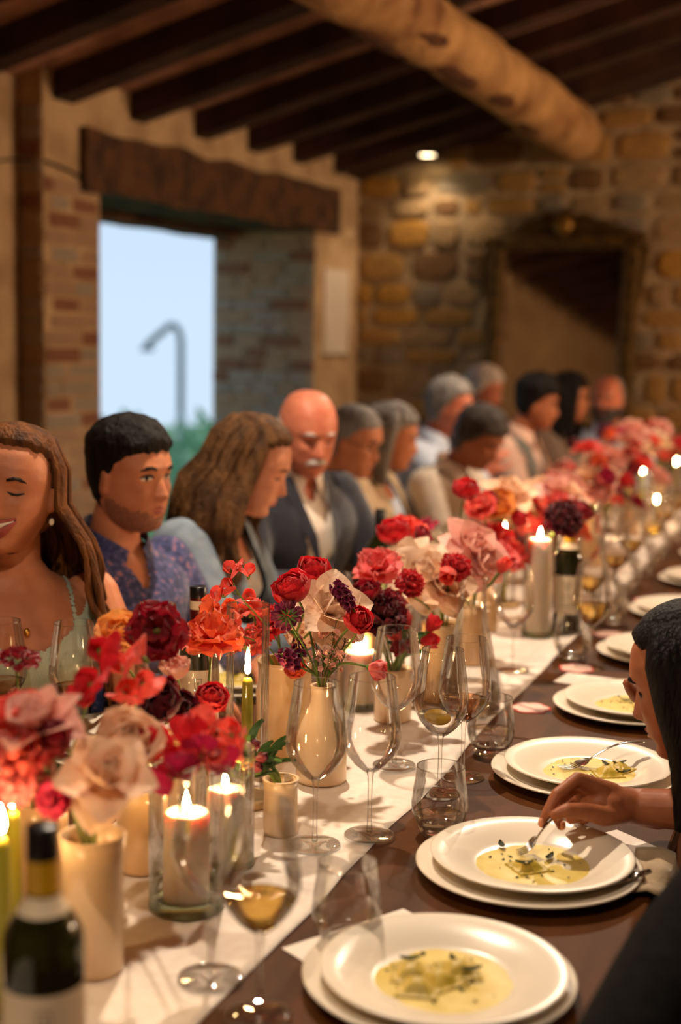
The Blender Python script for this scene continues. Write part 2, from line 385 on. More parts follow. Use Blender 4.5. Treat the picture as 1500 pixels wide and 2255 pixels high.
# ceiling downlight near the corner
t = thing('ceiling_downlight', 'small round glowing downlight on the rafter near the corner', 'lamp', (-2.383, 7.745, 2.575))
ob('trim_ring', mk('trim_ring', *lathe([(.040, .03), (.062, .03), (.064, .0), (.052, -.004), (.05, .006), (.04, .008)], 28), pm('lamp_metal', srgb(60, 45, 35), srgb(40, 30, 24), 6, .4, metal=.8)), t)
ob('lens', mk('lens', *lathe([(0, .0), (.051, .002), (.051, .006), (0, .008)], 28), emit('lamp_lens', (1, .74, .42, 1), 14)), t)

# gilded mirror on the far wall
M_gilt = pm('dark_gilt', srgb(112, 84, 34), srgb(60, 44, 22), 26, .45, metal=.55, bump=.3)
M_mirror = pm('mirror_glass', srgb(205, 200, 190), srgb(190, 184, 172), 3, .06, metal=1)
mb = rm(1.31, .11, .98); mt = thing('gilded_mirror', 'tall dark gilded mirror with carved crest on the stone wall', 'mirror', mb)
def mpart(name, vf, m, sm=False): return ob(name, mk(name, *rel(vf, mb), m, sm), mt)
def frame_bar(s0, s1, z0, z1, b=.02):
    V, F = bbox_bev(s0, s1, .075, .155, z0, z1, b, 2); return rmesh((V, F))
mpart('frame_stile', frame_bar(.87, .965, .99, 2.10), M_gilt); mpart('frame_stile', frame_bar(1.66, 1.755, .99, 2.10), M_gilt)
mpart('frame_rail', frame_bar(.84, 1.785, 2.035, 2.125), M_gilt); mpart('frame_rail', frame_bar(.86, 1.765, .985, 1.06), M_gilt)
mpart('glass', rbox(.95, 1.68, .085, .112, .99, 2.05), M_mirror)
def crest(u, v):
    s = .90 + .82 * u; c = abs(u - .5) * 2; h = .135 * max(0, 1 - c) ** .9 * (1 + .12 * math.cos(c * 22)) + .012
    return rm(s, .10 + .045 * math.sin(PI * min(1, v * 1.0)) , 2.115 + h * v)
vf = grid(41, 6, crest); back_v = [rm(.90 + .82 * i / 40, .085, 2.115) for i in range(41)]
mpart('crest', vf, M_gilt, True)
vf = ellip(rm(1.31, .15, 2.165), (.055, .025, .055)); mpart('crest_medallion', vf, pm('gilt_bright', srgb(150, 112, 44), srgb(110, 80, 34), 18, .4, metal=.5), True)
# scroll brackets at the sides of the top
for s in (.86, 1.765):
    vf = tube([rm(s, .12, 2.06), rm(s + (-.03 if s < 1 else .03), .12, 1.98), rm(s + (-.01 if s < 1 else .01), .12, 1.85), rm(s, .12, 1.75)], [.018, .022, .014, .006], 8); mpart('side_scroll', vf, M_gilt, True)
mt.matrix_world = Matrix.Translation(mb + RE2 * .085) @ Matrix.Rotation(math.radians(-4.2), 4, RE1)        # leans back against the wall
# console below the mirror
M_gold = pm('worn_gold_paint', srgb(178, 140, 52), srgb(138, 104, 38), 9, .45, metal=.25)
M_oldwood = pm('old_walnut', srgb(86, 58, 34), srgb(60, 40, 24), 7, .6, bump=.3)
cb = rm(1.5, .35, 0); ct = thing('console_table', 'gold topped wooden console standing under the mirror', 'console', cb)
V, F = bbox_bev(1.0, 2.2, .12, .52, .915, .975, .012, 2); ob('console_top', mk('console_top', *rel(rmesh((V, F)), cb), M_gold, False), ct)
V, F = rbox(1.06, 2.14, .14, .49, .72, .915); ob('apron', mk('apron', *rel((V, F), cb), M_oldwood, False), ct)
for s in (1.09, 2.07):
    for q in (.17, .44):
        vf = tube([rm(s + .02, q, .74), rm(s + .02, q, .5), rm(s + .02, q, .05), rm(s + .02, q, 0)], [.032, .028, .02, .024], 10); ob('leg', mk('leg', *rel(vf, cb), M_oldwood), ct)

# ------------------------------------------------------------------ outdoors beyond the doorway
M_grass = pm('meadow', srgb(150, 180, 110), srgb(120, 156, 96), 2, .95)
V, F = grid(30, 30, lambda u, v: rm(-.66 - 60 * u, -60 + 80 * v, -.10 - 1.6 * min(1, u * 4) - 5 * max(0, u - .25) + .25 * noise.noise(Vector((u * 9, v * 9, 0)))))
struct('ground', (V, F), M_grass, 'green meadow falling away outside the doorway', True)
M_leafg = pm('shrub_leaf', srgb(150, 190, 140), srgb(112, 160, 118), 12, .8, translucent=.3)
def shrub(loc, w, h, seed, label):
    r = random.Random(seed); t = thing('garden_shrub', label, 'shrub', loc, group='shrubs in the meadow')
    V, F = [], []
    for i in range(900):
        a = r.uniform(0, 2 * PI); q = r.random() ** .4; e = r.uniform(.02, 1)
        c = Vector((w * q * math.cos(a) * math.sqrt(max(0, 1 - (e - .35) ** 2 * 1.8)), w * q * math.sin(a) * math.sqrt(max(0, 1 - (e - .35) ** 2 * 1.8)), h * e * r.uniform(.85, 1.05)))
        d = Vector((r.uniform(-1, 1), r.uniform(-1, 1), r.uniform(-.3, 1))).normalized(); s_ = d.orthogonal().normalized(); L_ = .11 * r.uniform(.7, 1.5); b = len(V)
        V += [c, c + d * L_ * .5 + s_ * L_ * .3, c + d * L_, c + d * L_ * .5 - s_ * L_ * .3]; F.append((b, b + 1, b + 2, b + 3))
    o = ob('foliage', mk('foliage', V, F, M_leafg, False), t); tag(o, kind='stuff')
    ob('stem', mk('stem', *tube([(0, 0, -.1), (.02, .02, h * .3), (0, .03, h * .7)], [.06, .045, .02], 6), M_oldwood), t)
for i, (px, d, top, w, lab) in enumerate(((255, 14, 925, .55, 'leafy green shrub at the left of the doorway view'), (325, 21.5, 950, .6, 'leafy green shrub left of the gooseneck lamp post'), (440, 15.5, 930, .55, 'leafy green shrub right of the gooseneck lamp post'), (540, 19, 940, .9, 'leafy green shrub behind the doorway edge'), (150, 17.5, 930, .5, 'leafy green shrub hidden behind the left pier'))):
    p = at_d(px, top, d); base = -1.72; shrub((p.x, p.y, base), w, p.z - base, i + 3, lab)
p = at_d(398, 1000, 20); t = thing('lamp_post', 'grey gooseneck lamp post standing in the meadow outside', 'lamp post', (p.x, p.y, -1.72))
M_post = pm('weathered_grey_metal', srgb(104, 120, 124), srgb(86, 100, 104), 6, .6); M_pale = pm('pale_post', srgb(196, 200, 190), srgb(176, 182, 172), 5, .7)
Z0 = 1.72; dr = Vector((RT.x, RT.y, 0)).normalized()
ob('lower_post', mk('lower_post', *tube([(0, 0, 0), (0, 0, 1.0 + Z0 - .75), (0, 0, 1.16 + Z0 - .75)], [.095, .085, .06], 12), M_pale), t)
arc = [Vector((0, 0, Z0 + .38))] + [Vector((0, 0, Z0 + 1.42)) + dr * (-.13 + .13 * math.cos(a)) + Vector((0, 0, .26 * math.sin(a))) for a in np.linspace(0, PI * .62, 9)] + [Vector((0, 0, Z0 + 1.40)) - dr * .48]
ob('curved_arm', mk('curved_arm', *tube(arc, [.05] * 3 + [.048] * (len(arc) - 3), 10), M_post), t)
ob('lamp_head', mk('lamp_head', *lathe([(0, .0), (.10, 0), (.105, .03), (.06, .08), (.03, .12), (0, .125)], 20), M_post), t, loc=Vector((0, 0, Z0 + 1.30)) - dr * .49)

# ================================================================== tables, runner, tableware
TZ, TX0, TX1 = .75, -1.40, -.215
M_table = pm('oiled_walnut_top', srgb(86, 47, 14), srgb(66, 36, 11), 3, .55, bump=.05, bscale=60, stretch=(6, 1, 6), spec=.12)
def table(y0, y1, label):
    b = Vector(((TX0 + TX1) / 2, (y0 + y1) / 2, 0)); t = thing('dining_table', label, 'table', b, group='tables pushed end to end')
    def pt(n, vf): ob(n, mk(n, *rel(vf, b), M_table, False), t)
    pt('tabletop', bbox_bev(TX0, TX1, y0, y1, TZ - .035, TZ, .004, 2))
    for x in (TX0 + .07, TX1 - .13): pt('apron', box(x, x + .025, y0 + .1, y1 - .1, TZ - .125, TZ - .035))
    for x in (TX0 + .04, TX1 - .11):
        for y in (y0 + .03, y1 - .10): pt('leg', bbox_bev(x, x + .07, y, y + .07, 0, TZ - .035, .004))
table(-.10, 2.4985, 'near walnut dining table with the sharp place settings'); table(2.5025, 5.1, 'middle walnut dining table beyond the narrow seam'); table(5.104, 6.75, 'farthest walnut dining table towards the stone wall')
RZ = TZ + .0035
M_linen = pm('white_linen', srgb(238, 228, 216), srgb(230, 218, 204), 60, .9, bump=.12, bscale=900, sheen=.2)
def runner_fn(u, v):
    y = -.05 + 6.75 * v; x = -1.03 + .40 * u
    ed = .012 * noise.noise(Vector((y * 2.1, 3, 0))) + .006 * noise.noise(Vector((y * 6, 3, 0))); ed2 = .012 * noise.noise(Vector((y * 2.3, 9, 0)))
    x += ed * u + ed2 * (1 - u)
    w = .0022 * max(0, noise.noise(Vector((x * 5 + y * 1.5, y * 2.2, 5)))) + .0016 * max(0, noise.noise(Vector((x * 14 + y * 6, y * 3 - x * 5, 8))))
    return (x, y, TZ + .0018 + w)
V, F = grid(33, 420, runner_fn)
ro = ob('table_runner', mk('table_runner', V, F, M_linen)); tag(ro, 'long white linen runner down the middle of the tables', 'table runner')
md = ro.modifiers.new('thick', 'SOLIDIFY'); md.thickness = .0012; md.offset = -1

M_glass = thin_glass('thin_stemware_glass'); M_solid = thin_glass('clear_glass_stem', (.98, .98, .97, 1), .8)
M_water = thin_glass('water', (.98, .98, .97, 1), .7)
M_white_wine = thin_glass('white_wine', srgb(236, 214, 158)); M_rose_wine = thin_glass('rose_wine', srgb(242, 214, 190))
GM = {}
def cached(key, fn):
    if key not in GM: GM[key] = fn()
    return GM[key]
def inst(spec, name, label, cat, loc, rz=0, group=None):
    t = thing(name, label, cat, loc, rz, group)
    for pn, me, *sub in spec:
        o = ob(pn, me, t)
        for sn, sm in (sub[0] if sub else []): ob(sn, sm, o)
    return t
# stemmed wine glass: angular bowl, thin stem, wide foot
BOWL = [(.0045, .098), (.012, .102), (.024, .112), (.036, .127), (.043, .141), (.0455, .152), (.0448, .168), (.0425, .190), (.0395, .212), (.0365, .232), (.0345, .246)]
def bowl_r(z):
    return float(np.interp(z, [p[1] for p in BOWL], [p[0] for p in BOWL]))
def wine_spec(liq=None, level=.135, k=1.0):
    bowl = cached('bowl', lambda: mk('bowl', *lathe(BOWL, 40), M_glass))
    rim = cached('rim', lambda: mk('rim', *lathe([(.0349, .2458), (.0349, .2468), (.0341, .2468), (.0341, .2458), (.0349, .2458)], 40), M_solid))
    stem = cached('stem', lambda: mk('stem', *lathe([(0, .0055), (.0045, .0055), (.0036, .02), (.0033, .05), (.0036, .08), (.0046, .094), (.0068, .1015), (.004, .1035), (0, .1035)], 16), M_solid))
    foot = cached('foot', lambda: mk('foot', *lathe([(0, .0005), (.037, .0005), (.0385, .0012), (.037, .0022), (.02, .0038), (.008, .006), (.0, .007)], 36), M_solid))
    sp = [('bowl', bowl, [('rim', rim)]), ('stem', stem), ('foot', foot)]
    if liq:
        zs = [z for z in np.linspace(.106, level, 7)]
        prof = [(0, .1045)] + [(bowl_r(z) - .0009, z) for z in zs] + [(0, level)]
        sp.append(('wine', cached(('wine', liq.name, level), lambda: mk('wine', *lathe(prof, 36), liq))))
    return sp
TUM = [(.026, .012), (.033, .016), (.040, .028), (.0435, .042), (.0438, .052), (.0415, .072), (.0385, .090), (.0365, .108)]
def tumbler_spec(level=.035, liq=True):
    sh = cached('tsh', lambda: mk('tumbler_wall', *lathe(TUM, 40), M_glass))
    rim = cached('trim', lambda: mk('rim', *lathe([(.0371, .1075), (.0371, .1088), (.0359, .1088), (.0359, .1075), (.0371, .1075)], 40), M_solid))
    base = cached('tb', lambda: mk('thick_base', *lathe([(0, .0), (.024, .0), (.029, .003), (.0325, .0125), (.030, .014), (0, .0118)], 36), M_solid))
    sp = [('tumbler_wall', sh, [('rim', rim)]), ('thick_base', base)]
    if liq:
        zs = np.linspace(.0175, level, 6)
        prof = [(0, .0148), (.030, .0150)] + [(float(np.interp(z, [p[1] for p in TUM], [p[0] for p in TUM])) - .001, z) for z in zs] + [(0, level)]
        sp.append(('water', cached(('tw', level), lambda: mk('water', *lathe(prof, 36), M_water))))
    return sp
G_WINE, G_TUM = 'stemmed wine glasses on the table', 'stemless water tumblers on the table'
def wglass(p, label, liq=None, level=.135, name='wine_glass', grp=G_WINE, rz=0):
    return inst(wine_spec(liq, level), name, label, 'wine glass', (p.x, p.y, TZ + .0005 if p.x > -.625 or p.x < -1.04 else RZ + .001), rz, grp)
def tumbler(p, label, level=.035, liq=True):
    return inst(tumbler_spec(level, liq), 'water_tumbler', label, 'tumbler', (p.x, p.y, TZ + .0005 if p.x > -.625 or p.x < -1.04 else RZ + .001), 0, G_TUM)
wglass(on_z(693, 1866), 'empty wine glass standing in front of the cream bottle vase')
wglass(on_z(813, 1845), 'empty wine glass at the runner edge right of the cream bottle vase')
wglass(on_z(868, 1690), 'empty wine glass with red tulips showing through its bowl')
wglass(on_z(1018, 1712), 'wine glass of pale wine in front of the glass carafe', M_rose_wine, .140)
lg = wglass(on_z(967, 1748), 'wine glass holding clear drink and a lemon slice behind the near tumbler', M_water, .136)
wglass(on_z(1128, 1480), 'empty wine glass right behind the glass carafe')
wglass(on_z(1298, 1470), 'wine glass of white wine beside the scalloped pink card', M_white_wine, .150)
wglass(on_z(463, 2160), 'empty wine glass in front of the near pillar candle')
wglass(on_z(570, 2240), 'nearest wine glass of white wine standing at the runner edge', M_white_wine, .138)
wglass(on_x(345, 1325, -1.13).xy.to_3d() if False else Vector((*on_z(347, 1330, TZ + .246).xy, 0)), 'wine glass in front of the man in the patterned shirt')
wglass(Vector((*on_z(163, 1372, TZ + .246).xy, 0)), 'wine glass with rose wine in front of the laughing woman', M_rose_wine, .132)
wglass(Vector((*on_z(427, 1390, TZ + .246).xy, 0)), 'wine glass before the dark bottle with the cream neck band')
wglass(Vector((*on_z(2, 1368, TZ + .246).xy, 0)), 'wine glass of pale wine cut by the left picture edge', M_rose_wine, .138)
# lemon slice in the drink
M_lemon = pm('lemon', srgb(236, 196, 70), srgb(222, 176, 50), 60, .5, translucent=.3)
lm = ob('lemon_slice', mk('lemon_slice', *lathe([(0, -.002), (.021, -.002), (.0225, 0), (.021, .002), (0, .002)], 24), M_lemon), lg, loc=(-.006, 0, .131), rot=(.28, .2, 0))
tag(lm, 'yellow lemon slice afloat')
tumbler(on_z(967, 1838), 'water tumbler standing in front of the lemon drink', .030)
tumbler(on_z(1080, 1662), 'water tumbler beside the lemon drink at the runner edge', .046)
tumbler(on_z(762, 2082), 'nearest tumbler beside the white menu card', .02, False)
tumbler(on_z(1345, 1375), 'water tumbler between the scalloped cards', .03)
tumbler(on_z(1258, 1452), 'water tumbler left of the white wine glass', .03)

# carafe
def carafe(loc, label):
    prof = [(.058, .003), (.062, .008), (.0625, .03), (.060, .055), (.052, .095), (.042, .14), (.032, .19), (.0275, .225), (.0270, .25), (.0285, .268), (.0325, .276)]
    sh = mk('carafe_body', *lathe(prof, 44), M_glass); rim = mk('rim', *lathe([(.0329, .2755), (.0329, .278), (.0312, .278), (.0312, .2755), (.0329, .2755)], 40), M_solid)
    base = mk('thick_base', *lathe([(0, 0), (.057, 0), (.0605, .006), (.058, .009), (0, .007)], 40), M_solid)
    wat = mk('water', *lathe([(0, .0098), (.0595, .0100), (.0612, .02), (.0612, .032), (.0590, .055), (0, .055)], 40), M_water)
    t = inst([('carafe_body', sh, [('rim', rim)]), ('thick_base', base), ('water', wat)], 'glass_carafe', label, 'carafe', loc); return t
p = on_z(1043, 1275, TZ + .277); carafe((p.x, p.y, RZ + .001), 'clear glass carafe with narrow neck standing on the runner')

# plates
M_china = pm('cream_china', srgb(232, 222, 204), srgb(226, 214, 194), 3, .26, spec=.35)
CH = [(0, .002), (.09, .002), (.098, .0), (.104, .003), (.135, .010), (.158, .0165), (.1605, .019), (.158, .0205), (.134, .015), (.106, .0085), (.098, .0065), (0, .0062)]
PL = [(0, .002), (.080, .002), (.086, .0), (.090, .004), (.098, .011), (.125, .0175), (.1425, .022), (.1448, .0245), (.142, .0255), (.124, .0215), (.098, .0155), (.088, .0085), (.08, .006), (0, .0055)]
ch_me = mk('charger_plate', *lathe(CH, 72), M_china); pl_me = mk('dinner_plate', *lathe(PL, 72), M_china)
M_sauce = pm('butter_sauce', srgb(228, 204, 122), srgb(208, 182, 84), 30, .38, spec=.2)
M_rav = pm('ravioli_dough', srgb(206, 176, 74), srgb(168, 146, 48), 40, .35, bump=.2, c3=srgb(138, 128, 50))
M_herb = pm('fried_herbs', srgb(52, 50, 22), srgb(34, 34, 18), 60, .6); M_sage = pm('sage_leaf', srgb(66, 70, 34), srgb(40, 44, 24), 50, .6, bump=.3)
def rav_me(seed):
    def fn(u, v):
        x, y = u * 2 - 1, v * 2 - 1; r = max(abs(x), abs(y)); h = .0018 + .012 * max(0, 1 - (r / .72) ** 2) + .001 * noise.noise(Vector((x * 3, y * 3, seed)))
        sc = 1 + .035 * math.sin(17 * (x if abs(y) > abs(x) else y)) * (r > .9)
        return (.024 * x * sc * (1 + .1 * noise.noise(Vector((x, y, seed + 3)))), .024 * y * sc, h)
    top = grid(15, 15, fn); bot = grid(15, 15, lambda u, v: (fn(u, v)[0], fn(u, v)[1], 0)); bot = (bot[0], [tuple(reversed(f)) for f in bot[1]])
    V, F = merge(top, bot); n = 15; o = n * n
    E = [i for i in range(n)] + [i * n + n - 1 for i in range(1, n)] + [n * n - 1 - i for i in range(1, n)] + [(n - 1 - i) * n for i in range(1, n - 1)]
    for i in range(len(E)): a, b = E[i], E[(i + 1) % len(E)]; F.append((b, a, a + o, b + o))
    return mk('ravioli', V, F, M_rav)
RAV = [rav_me(s) for s in (0, 4)]
def sauce_me(seed, R):
    def rad(a): return R * (1 + .16 * noise.noise(Vector((math.cos(a) * 1.3, math.sin(a) * 1.3, seed))) + .05 * noise.noise(Vector((math.cos(a) * 5, math.sin(a) * 5, seed))))
    V = [(0, 0, .0009)]; n = 48
    for k, (q, h) in enumerate(((.5, .0009), (.93, .0008), (1, 0))): V += [(rad(2 * PI * i / n) * q * math.cos(2 * PI * i / n), rad(2 * PI * i / n) * q * math.sin(2 * PI * i / n), h) for i in range(n)]
    F = [(0, 1 + i, 1 + (i + 1) % n) for i in range(n)] + [(1 + b * n + i, 1 + (b + 1) * n + i, 1 + (b + 1) * n + (i + 1) % n, 1 + b * n + (i + 1) % n) for b in (0, 1) for i in range(n)]
    return mk('sauce', V, F, M_sauce)
SAU = [sauce_me(s, .082) for s in (1, 6, 9)]
def herb_me(seed, n, R):
    r = random.Random(seed); V, F = [], []
    for i in range(n):
        a = r.uniform(0, 2 * PI); q = R * r.random() ** .55; c = Vector((q * math.cos(a), q * math.sin(a), .0014)); L_ = r.uniform(.0015, .0045); d = r.uniform(0, PI); b = len(V)
        e = Vector((math.cos(d), math.sin(d), r.uniform(-.1, .3))) * L_; f = Vector((-math.sin(d), math.cos(d), r.uniform(0, .3))) * L_ * .6
        V += [c - e, c + f, c + e, c - f, c + Vector((0, 0, .0012))]; F += [(b, b + 1, b + 4), (b + 1, b + 2, b + 4), (b + 2, b + 3, b + 4), (b + 3, b, b + 4), (b, b + 3, b + 2, b + 1)]
    return mk('chopped_herbs', V, F, M_herb, False)
HER = [herb_me(s, 26, .07) for s in (2, 3, 5)]
sage_me = mk('sage_leaf', *grid(5, 9, lambda u, v: ((v - .5) * .026, (u - .5) * .010 * math.sin(PI * min(1, .06 + v * .94)) ** .7, .001 + .003 * (v - .5) ** 2 * 4 + .0025 * (u - .5) ** 2 * 4)), M_sage)
md_ = bpy.data.meshes
PLATES = []
def setting(c, which, dx=0, dy=0, rav=(), sage=(), side='', food=True, kz=0):
    """charger, plate and what is left on it; c is the charger's centre"""
    z = TZ + .0005
    tag(ob('charger_plate', ch_me, None, (c.x, c.y, z)), 'wide cream charger plate under ' + which, 'plate', 'cream charger plates')
    pz = z + .0084 + .0002; pc = Vector((c.x + dx, c.y + dy, pz))
    tag(ob('dinner_plate', pl_me, None, pc), 'cream rimmed dinner plate ' + which.replace('the plate ', ''), 'plate', 'cream dinner plates')
    i = len(PLATES) % 3
    fz = pz + .0057
    if food:
        tag(ob('sauce', SAU[i], None, (pc.x + .004, pc.y, fz), (0, 0, i * 2.1)), 'yellow butter sauce pooled on the plate ' + which.replace('the plate ', ''), 'sauce', kind='stuff')
        tag(ob('chopped_herbs', HER[i], None, (pc.x, pc.y, fz + .0006), (0, 0, i * 1.3)), 'dark herb flakes scattered on the plate ' + which.replace('the plate ', ''), 'herbs', kind='stuff')
        for k, (x, y, a) in enumerate(rav):
            tag(ob('ravioli', RAV[k % 2], None, (pc.x + x, pc.y + y, fz + .001), (0, 0, a)), '%s yellow ravioli on the plate %s' % (('first', 'second', 'third', 'fourth')[k] + ' from the left,' if len(rav) > 1 else 'single', which.replace('the plate ', '')), 'ravioli', 'ravioli left on the plates')
        for k, (x, y, a) in enumerate(sage):
            tag(ob('sage_leaf', sage_me, None, (pc.x + x, pc.y + y, fz + (.0105 if k == 0 and rav else .002)), (0, 0, a)), '%s dark sage leaf on the plate %s' % (('large', 'crumpled', 'small')[k], which.replace('the plate ', '')), 'leaf', 'sage leaves on the plates')
    PLATES.append(pc); return pc
cA, cB, cC, cD, cE, cF = [on_z(px, py, .767) + _r0 * .16 for px, py in ((665, 2140), (916, 1897), (1083, 1692), (1220, 1548), (1316, 1432), (1386, 1342))]
setting(cA, 'the plate nearest the camera', .008, -.008, ((-.038, -.002, .3), (-.003, -.008, 1.0), (.010, .026, .5), (-.02, -.034, .2)), ((.030, .014, .6), (.0, .045, 2.2), (-.05, .03, .5)))
setting(cB, 'the plate that the fork in the hand touches', .004, .004, ((-.002, -.018, .75),), ((-.004, -.03, .4), (.020, .028, 1.4), (-.055, .045, 2.0)))
setting(cC, 'the plate with a fork resting on its rim', .006, .004, ((.035, -.006, .5), (.048, .028, 1.1)), ((.05, .03, .6), (.025, .04, 2.3), (.06, .01, .3)))
setting(cD, 'the plate beside the dark haired woman\'s forehead', .006, .003, ((.02, .004, .2), (.04, -.03, .9)), ((.02, .0, .6), (-.02, .02, .3)))
setting(cE, 'the plate third beyond the resting fork', .004, .003, ((.02, .004, .9),), ((.02, .0, .6),))
setting(cF, 'the plate above the dark haired woman\'s crown', .004, .003, ((.02, .004, .4),))
for i, y in enumerate((4.42, 4.98, 5.55, 6.1)):
    setting(Vector((-.385, y, 0)), ('the plate by the second bottle row at right', 'the plate far along the right side', 'the plate second from the far right end', 'the plate at the far right end')[i], .003, .002, ((.01, .0, .3),))
for i, y in enumerate((1.55, 2.1, 2.62, 3.1, 3.6, 4.2, 4.8)):
    setting(Vector((-1.215, y + .02, 0)), ('the plate before the laughing woman', 'the plate left of the patterned shirt', 'the plate before the patterned shirt', 'the plate before the denim jacket', 'the plate before the bald man', 'the plate before the man with glasses', 'the plate before the grey haired guests')[i], .003, .002, ((.01, .0, .3),))

# menu cards and scalloped cards
M_card = pm('menu_card', srgb(240, 230, 218), srgb(234, 222, 208), 5, .8); M_pinkink = pm('pink_ink', srgb(226, 140, 110), srgb(214, 120, 96), 9, .8)
def card(c0, a_to, w, h, label, lines=True, flip=1, z=None):
    z = z or TZ + .0006; a = (a_to - c0); a.z = 0; a.normalize(); b = Vector((-a.y, a.x, 0)) * flip
    t = thing('menu_card', label, 'card', (c0.x, c0.y, z), group='white menu cards')
    V = [(0, 0, 0), a * w, a * w + b * h, b * h]; V = [Vector(v) for v in V] + [Vector(v) + Vector((0, 0, .0008)) for v in V]
    ob('paper', mk('paper', V, box(0, 1, 0, 1, 0, 1)[1], M_card, False), t)
    if lines:
        r = random.Random(5)
        for q in range(2):
            s0 = a * (w * .30) + b * (h * (.16 + .09 * q)); P = [s0 + a * (w * .34 * k / 14) + b * (.0035 * math.sin(k * 2.4 + q) + .002 * r.uniform(-1, 1)) + Vector((0, 0, .0010)) for k in range(15)]
            ob('pink_script', mk('pink_script', *tube(P, [(.0004, .0013)] * 15, 4, ref=(0, 0, 1)), M_pinkink), t)
    return t
card(on_z(888, 2003), on_z(1010, 2065), .125, .20, 'white menu card half under the plate nearest the camera', True, -1)
card(on_z(1410, 1888), on_z(1330, 1852), .10, .05, 'white menu card under the right of the plate the fork touches', False, -1)
card(on_z(1252, 1482), on_z(1310, 1490), .14, .10, 'white menu card left of the plate beside the woman\'s forehead', False, -1)
M_scal = pm('blush_card', srgb(240, 206, 190), srgb(232, 190, 176), 20, .8); M_scalr = pm('red_card_edge', srgb(206, 62, 50), srgb(190, 50, 44), 9, .8)
def scallop(R, n=6): return [(R * (1 + .16 * abs(math.cos(n * a / 2)) - .08) * math.cos(a), R * (1 + .16 * abs(math.cos(n * a / 2)) - .08) * math.sin(a)) for a in np.linspace(0, 2 * PI, 73)[:-1]]
def scal_card(p, rz, label):
    t = thing('scalloped_card', label, 'card', (p.x, p.y, TZ + .0006), rz, 'scalloped pink place cards')
    for nm, R, z0, z1, m in (('red_edge', .040, 0, .0010, M_scalr), ('blush_face', .0355, .0010, .0014, M_scal)):
        q = scallop(R); n = len(q); V = [(x, y, z0) for x, y in q] + [(x, y, z1) for x, y in q]
        ob(nm, mk(nm, V, [tuple(range(n, 2 * n)), tuple(reversed(range(n)))] + [(i, (i + 1) % n, n + (i + 1) % n, n + i) for i in range(n)], m, False), t)
scal_card(on_z(1168, 1560), .3, 'scalloped pink card right of the water tumbler'); scal_card(on_z(1270, 1473), .8, 'scalloped pink card by the foot of the white wine glass')
scal_card(on_z(1342, 1398), .1, 'scalloped pink card beyond the white wine glass'); scal_card(Vector((-.53, 4.05, 0)), .5, 'scalloped pink card far along the right side')

# cutlery
M_steel = pm('polished_steel', srgb(200, 196, 190), srgb(180, 176, 170), 8, .16, metal=1)
def fork(tip, end, label, drop=.0, side=None, bow=.012):
    """tines at tip, handle end at end (world)"""
    tip, end = Vector(tip), Vector(end); L_ = (end - tip).length; a = (end - tip).normalized(); up = Vector((0, 0, 1)); b = a.cross(up).normalized(); n = b.cross(a).normalized()
    t = thing('table_fork', label, 'fork', tip)
    def pos(f, y=0, h=0): return a * (f * L_) + b * y + n * (h)
    prof = lambda f: (-.004 * math.sin(PI * min(1, f / .36)) if f < .36 else bow * math.sin(PI * (f - .36) / .64) * .9)
    P = [pos(f, 0, prof(f)) for f in np.linspace(.34, 1, 14)]
    ws = np.interp(np.linspace(.34, 1, 14), [.34, .42, .55, .8, .97, 1], [.0035, .0028, .003, .0055, .0075, .005])
    ob('handle', mk('handle', *tube(P, [(.0012, w) for w in ws], 8, ref=n), M_steel), t)
    V, F = grid(7, 8, lambda u, v: pos(.21 + .14 * v, (u - .5) * 2 * (.0115 * (1 - v ** 3) + .003), prof(.21 + .14 * v) + .002 * (2 * u - 1) ** 2)); V2 = [v - n * .0012 for v in V]
    m_ = merge((V, F), (V2, [tuple(reversed(f)) for f in F])); ob('head', mk('head', *m_, M_steel), t)
    for k in range(4):
        y = (k - 1.5) * .0066; ob('tine', mk('tine', *tube([pos(.22, y, prof(.22) + .001), pos(.12, y, prof(.12)), pos(.04, y, prof(.04) + .001), pos(0, y * .95, .002)], [(.0008, .0021), (.0008, .0018), (.0008, .0015), .0006], 6, ref=n), M_steel), t)
    return t
fork(on_z(1232, 1692, TZ + .018), on_z(1420, 1634, TZ + .055), 'steel fork resting on the plate rim, tines towards the runner')
FORK_TIP, FORK_END = on_z(1140, 1880, TZ + .018), at_d(1262, 1775, 1.965)
fork(FORK_TIP, FORK_END, 'steel fork held in the hand and touching the sauce', bow=.006)
def knife(p0, p1, label):
    p0, p1 = Vector(p0), Vector(p1); t = thing('table_knife', label, 'knife', p0); d = p1 - p0
    ob('handle', mk('handle', *tube([Vector((0, 0, 0)), d * .2, d * .45], [(.003, .0045), (.004, .006), (.003, .005)], 8, ref=(0, 0, 1)), M_steel), t)
    ob('blade', mk('blade', *tube([d * .44, d * .6, d * .9, d], [(.0009, .006), (.0009, .009), (.0009, .008), (.0006, .002)], 6, ref=(0, 0, 1)), M_steel), t)
knife(on_z(1432, 1918, TZ + .030), on_z(1335, 1948, TZ + .0225), 'steel knife lying across the rim of the plate being eaten from')
knife(on_z(1385, 1880, TZ + .005), on_z(1300, 1850, TZ + .005), 'steel knife lying on the white card beyond the plate being eaten from')

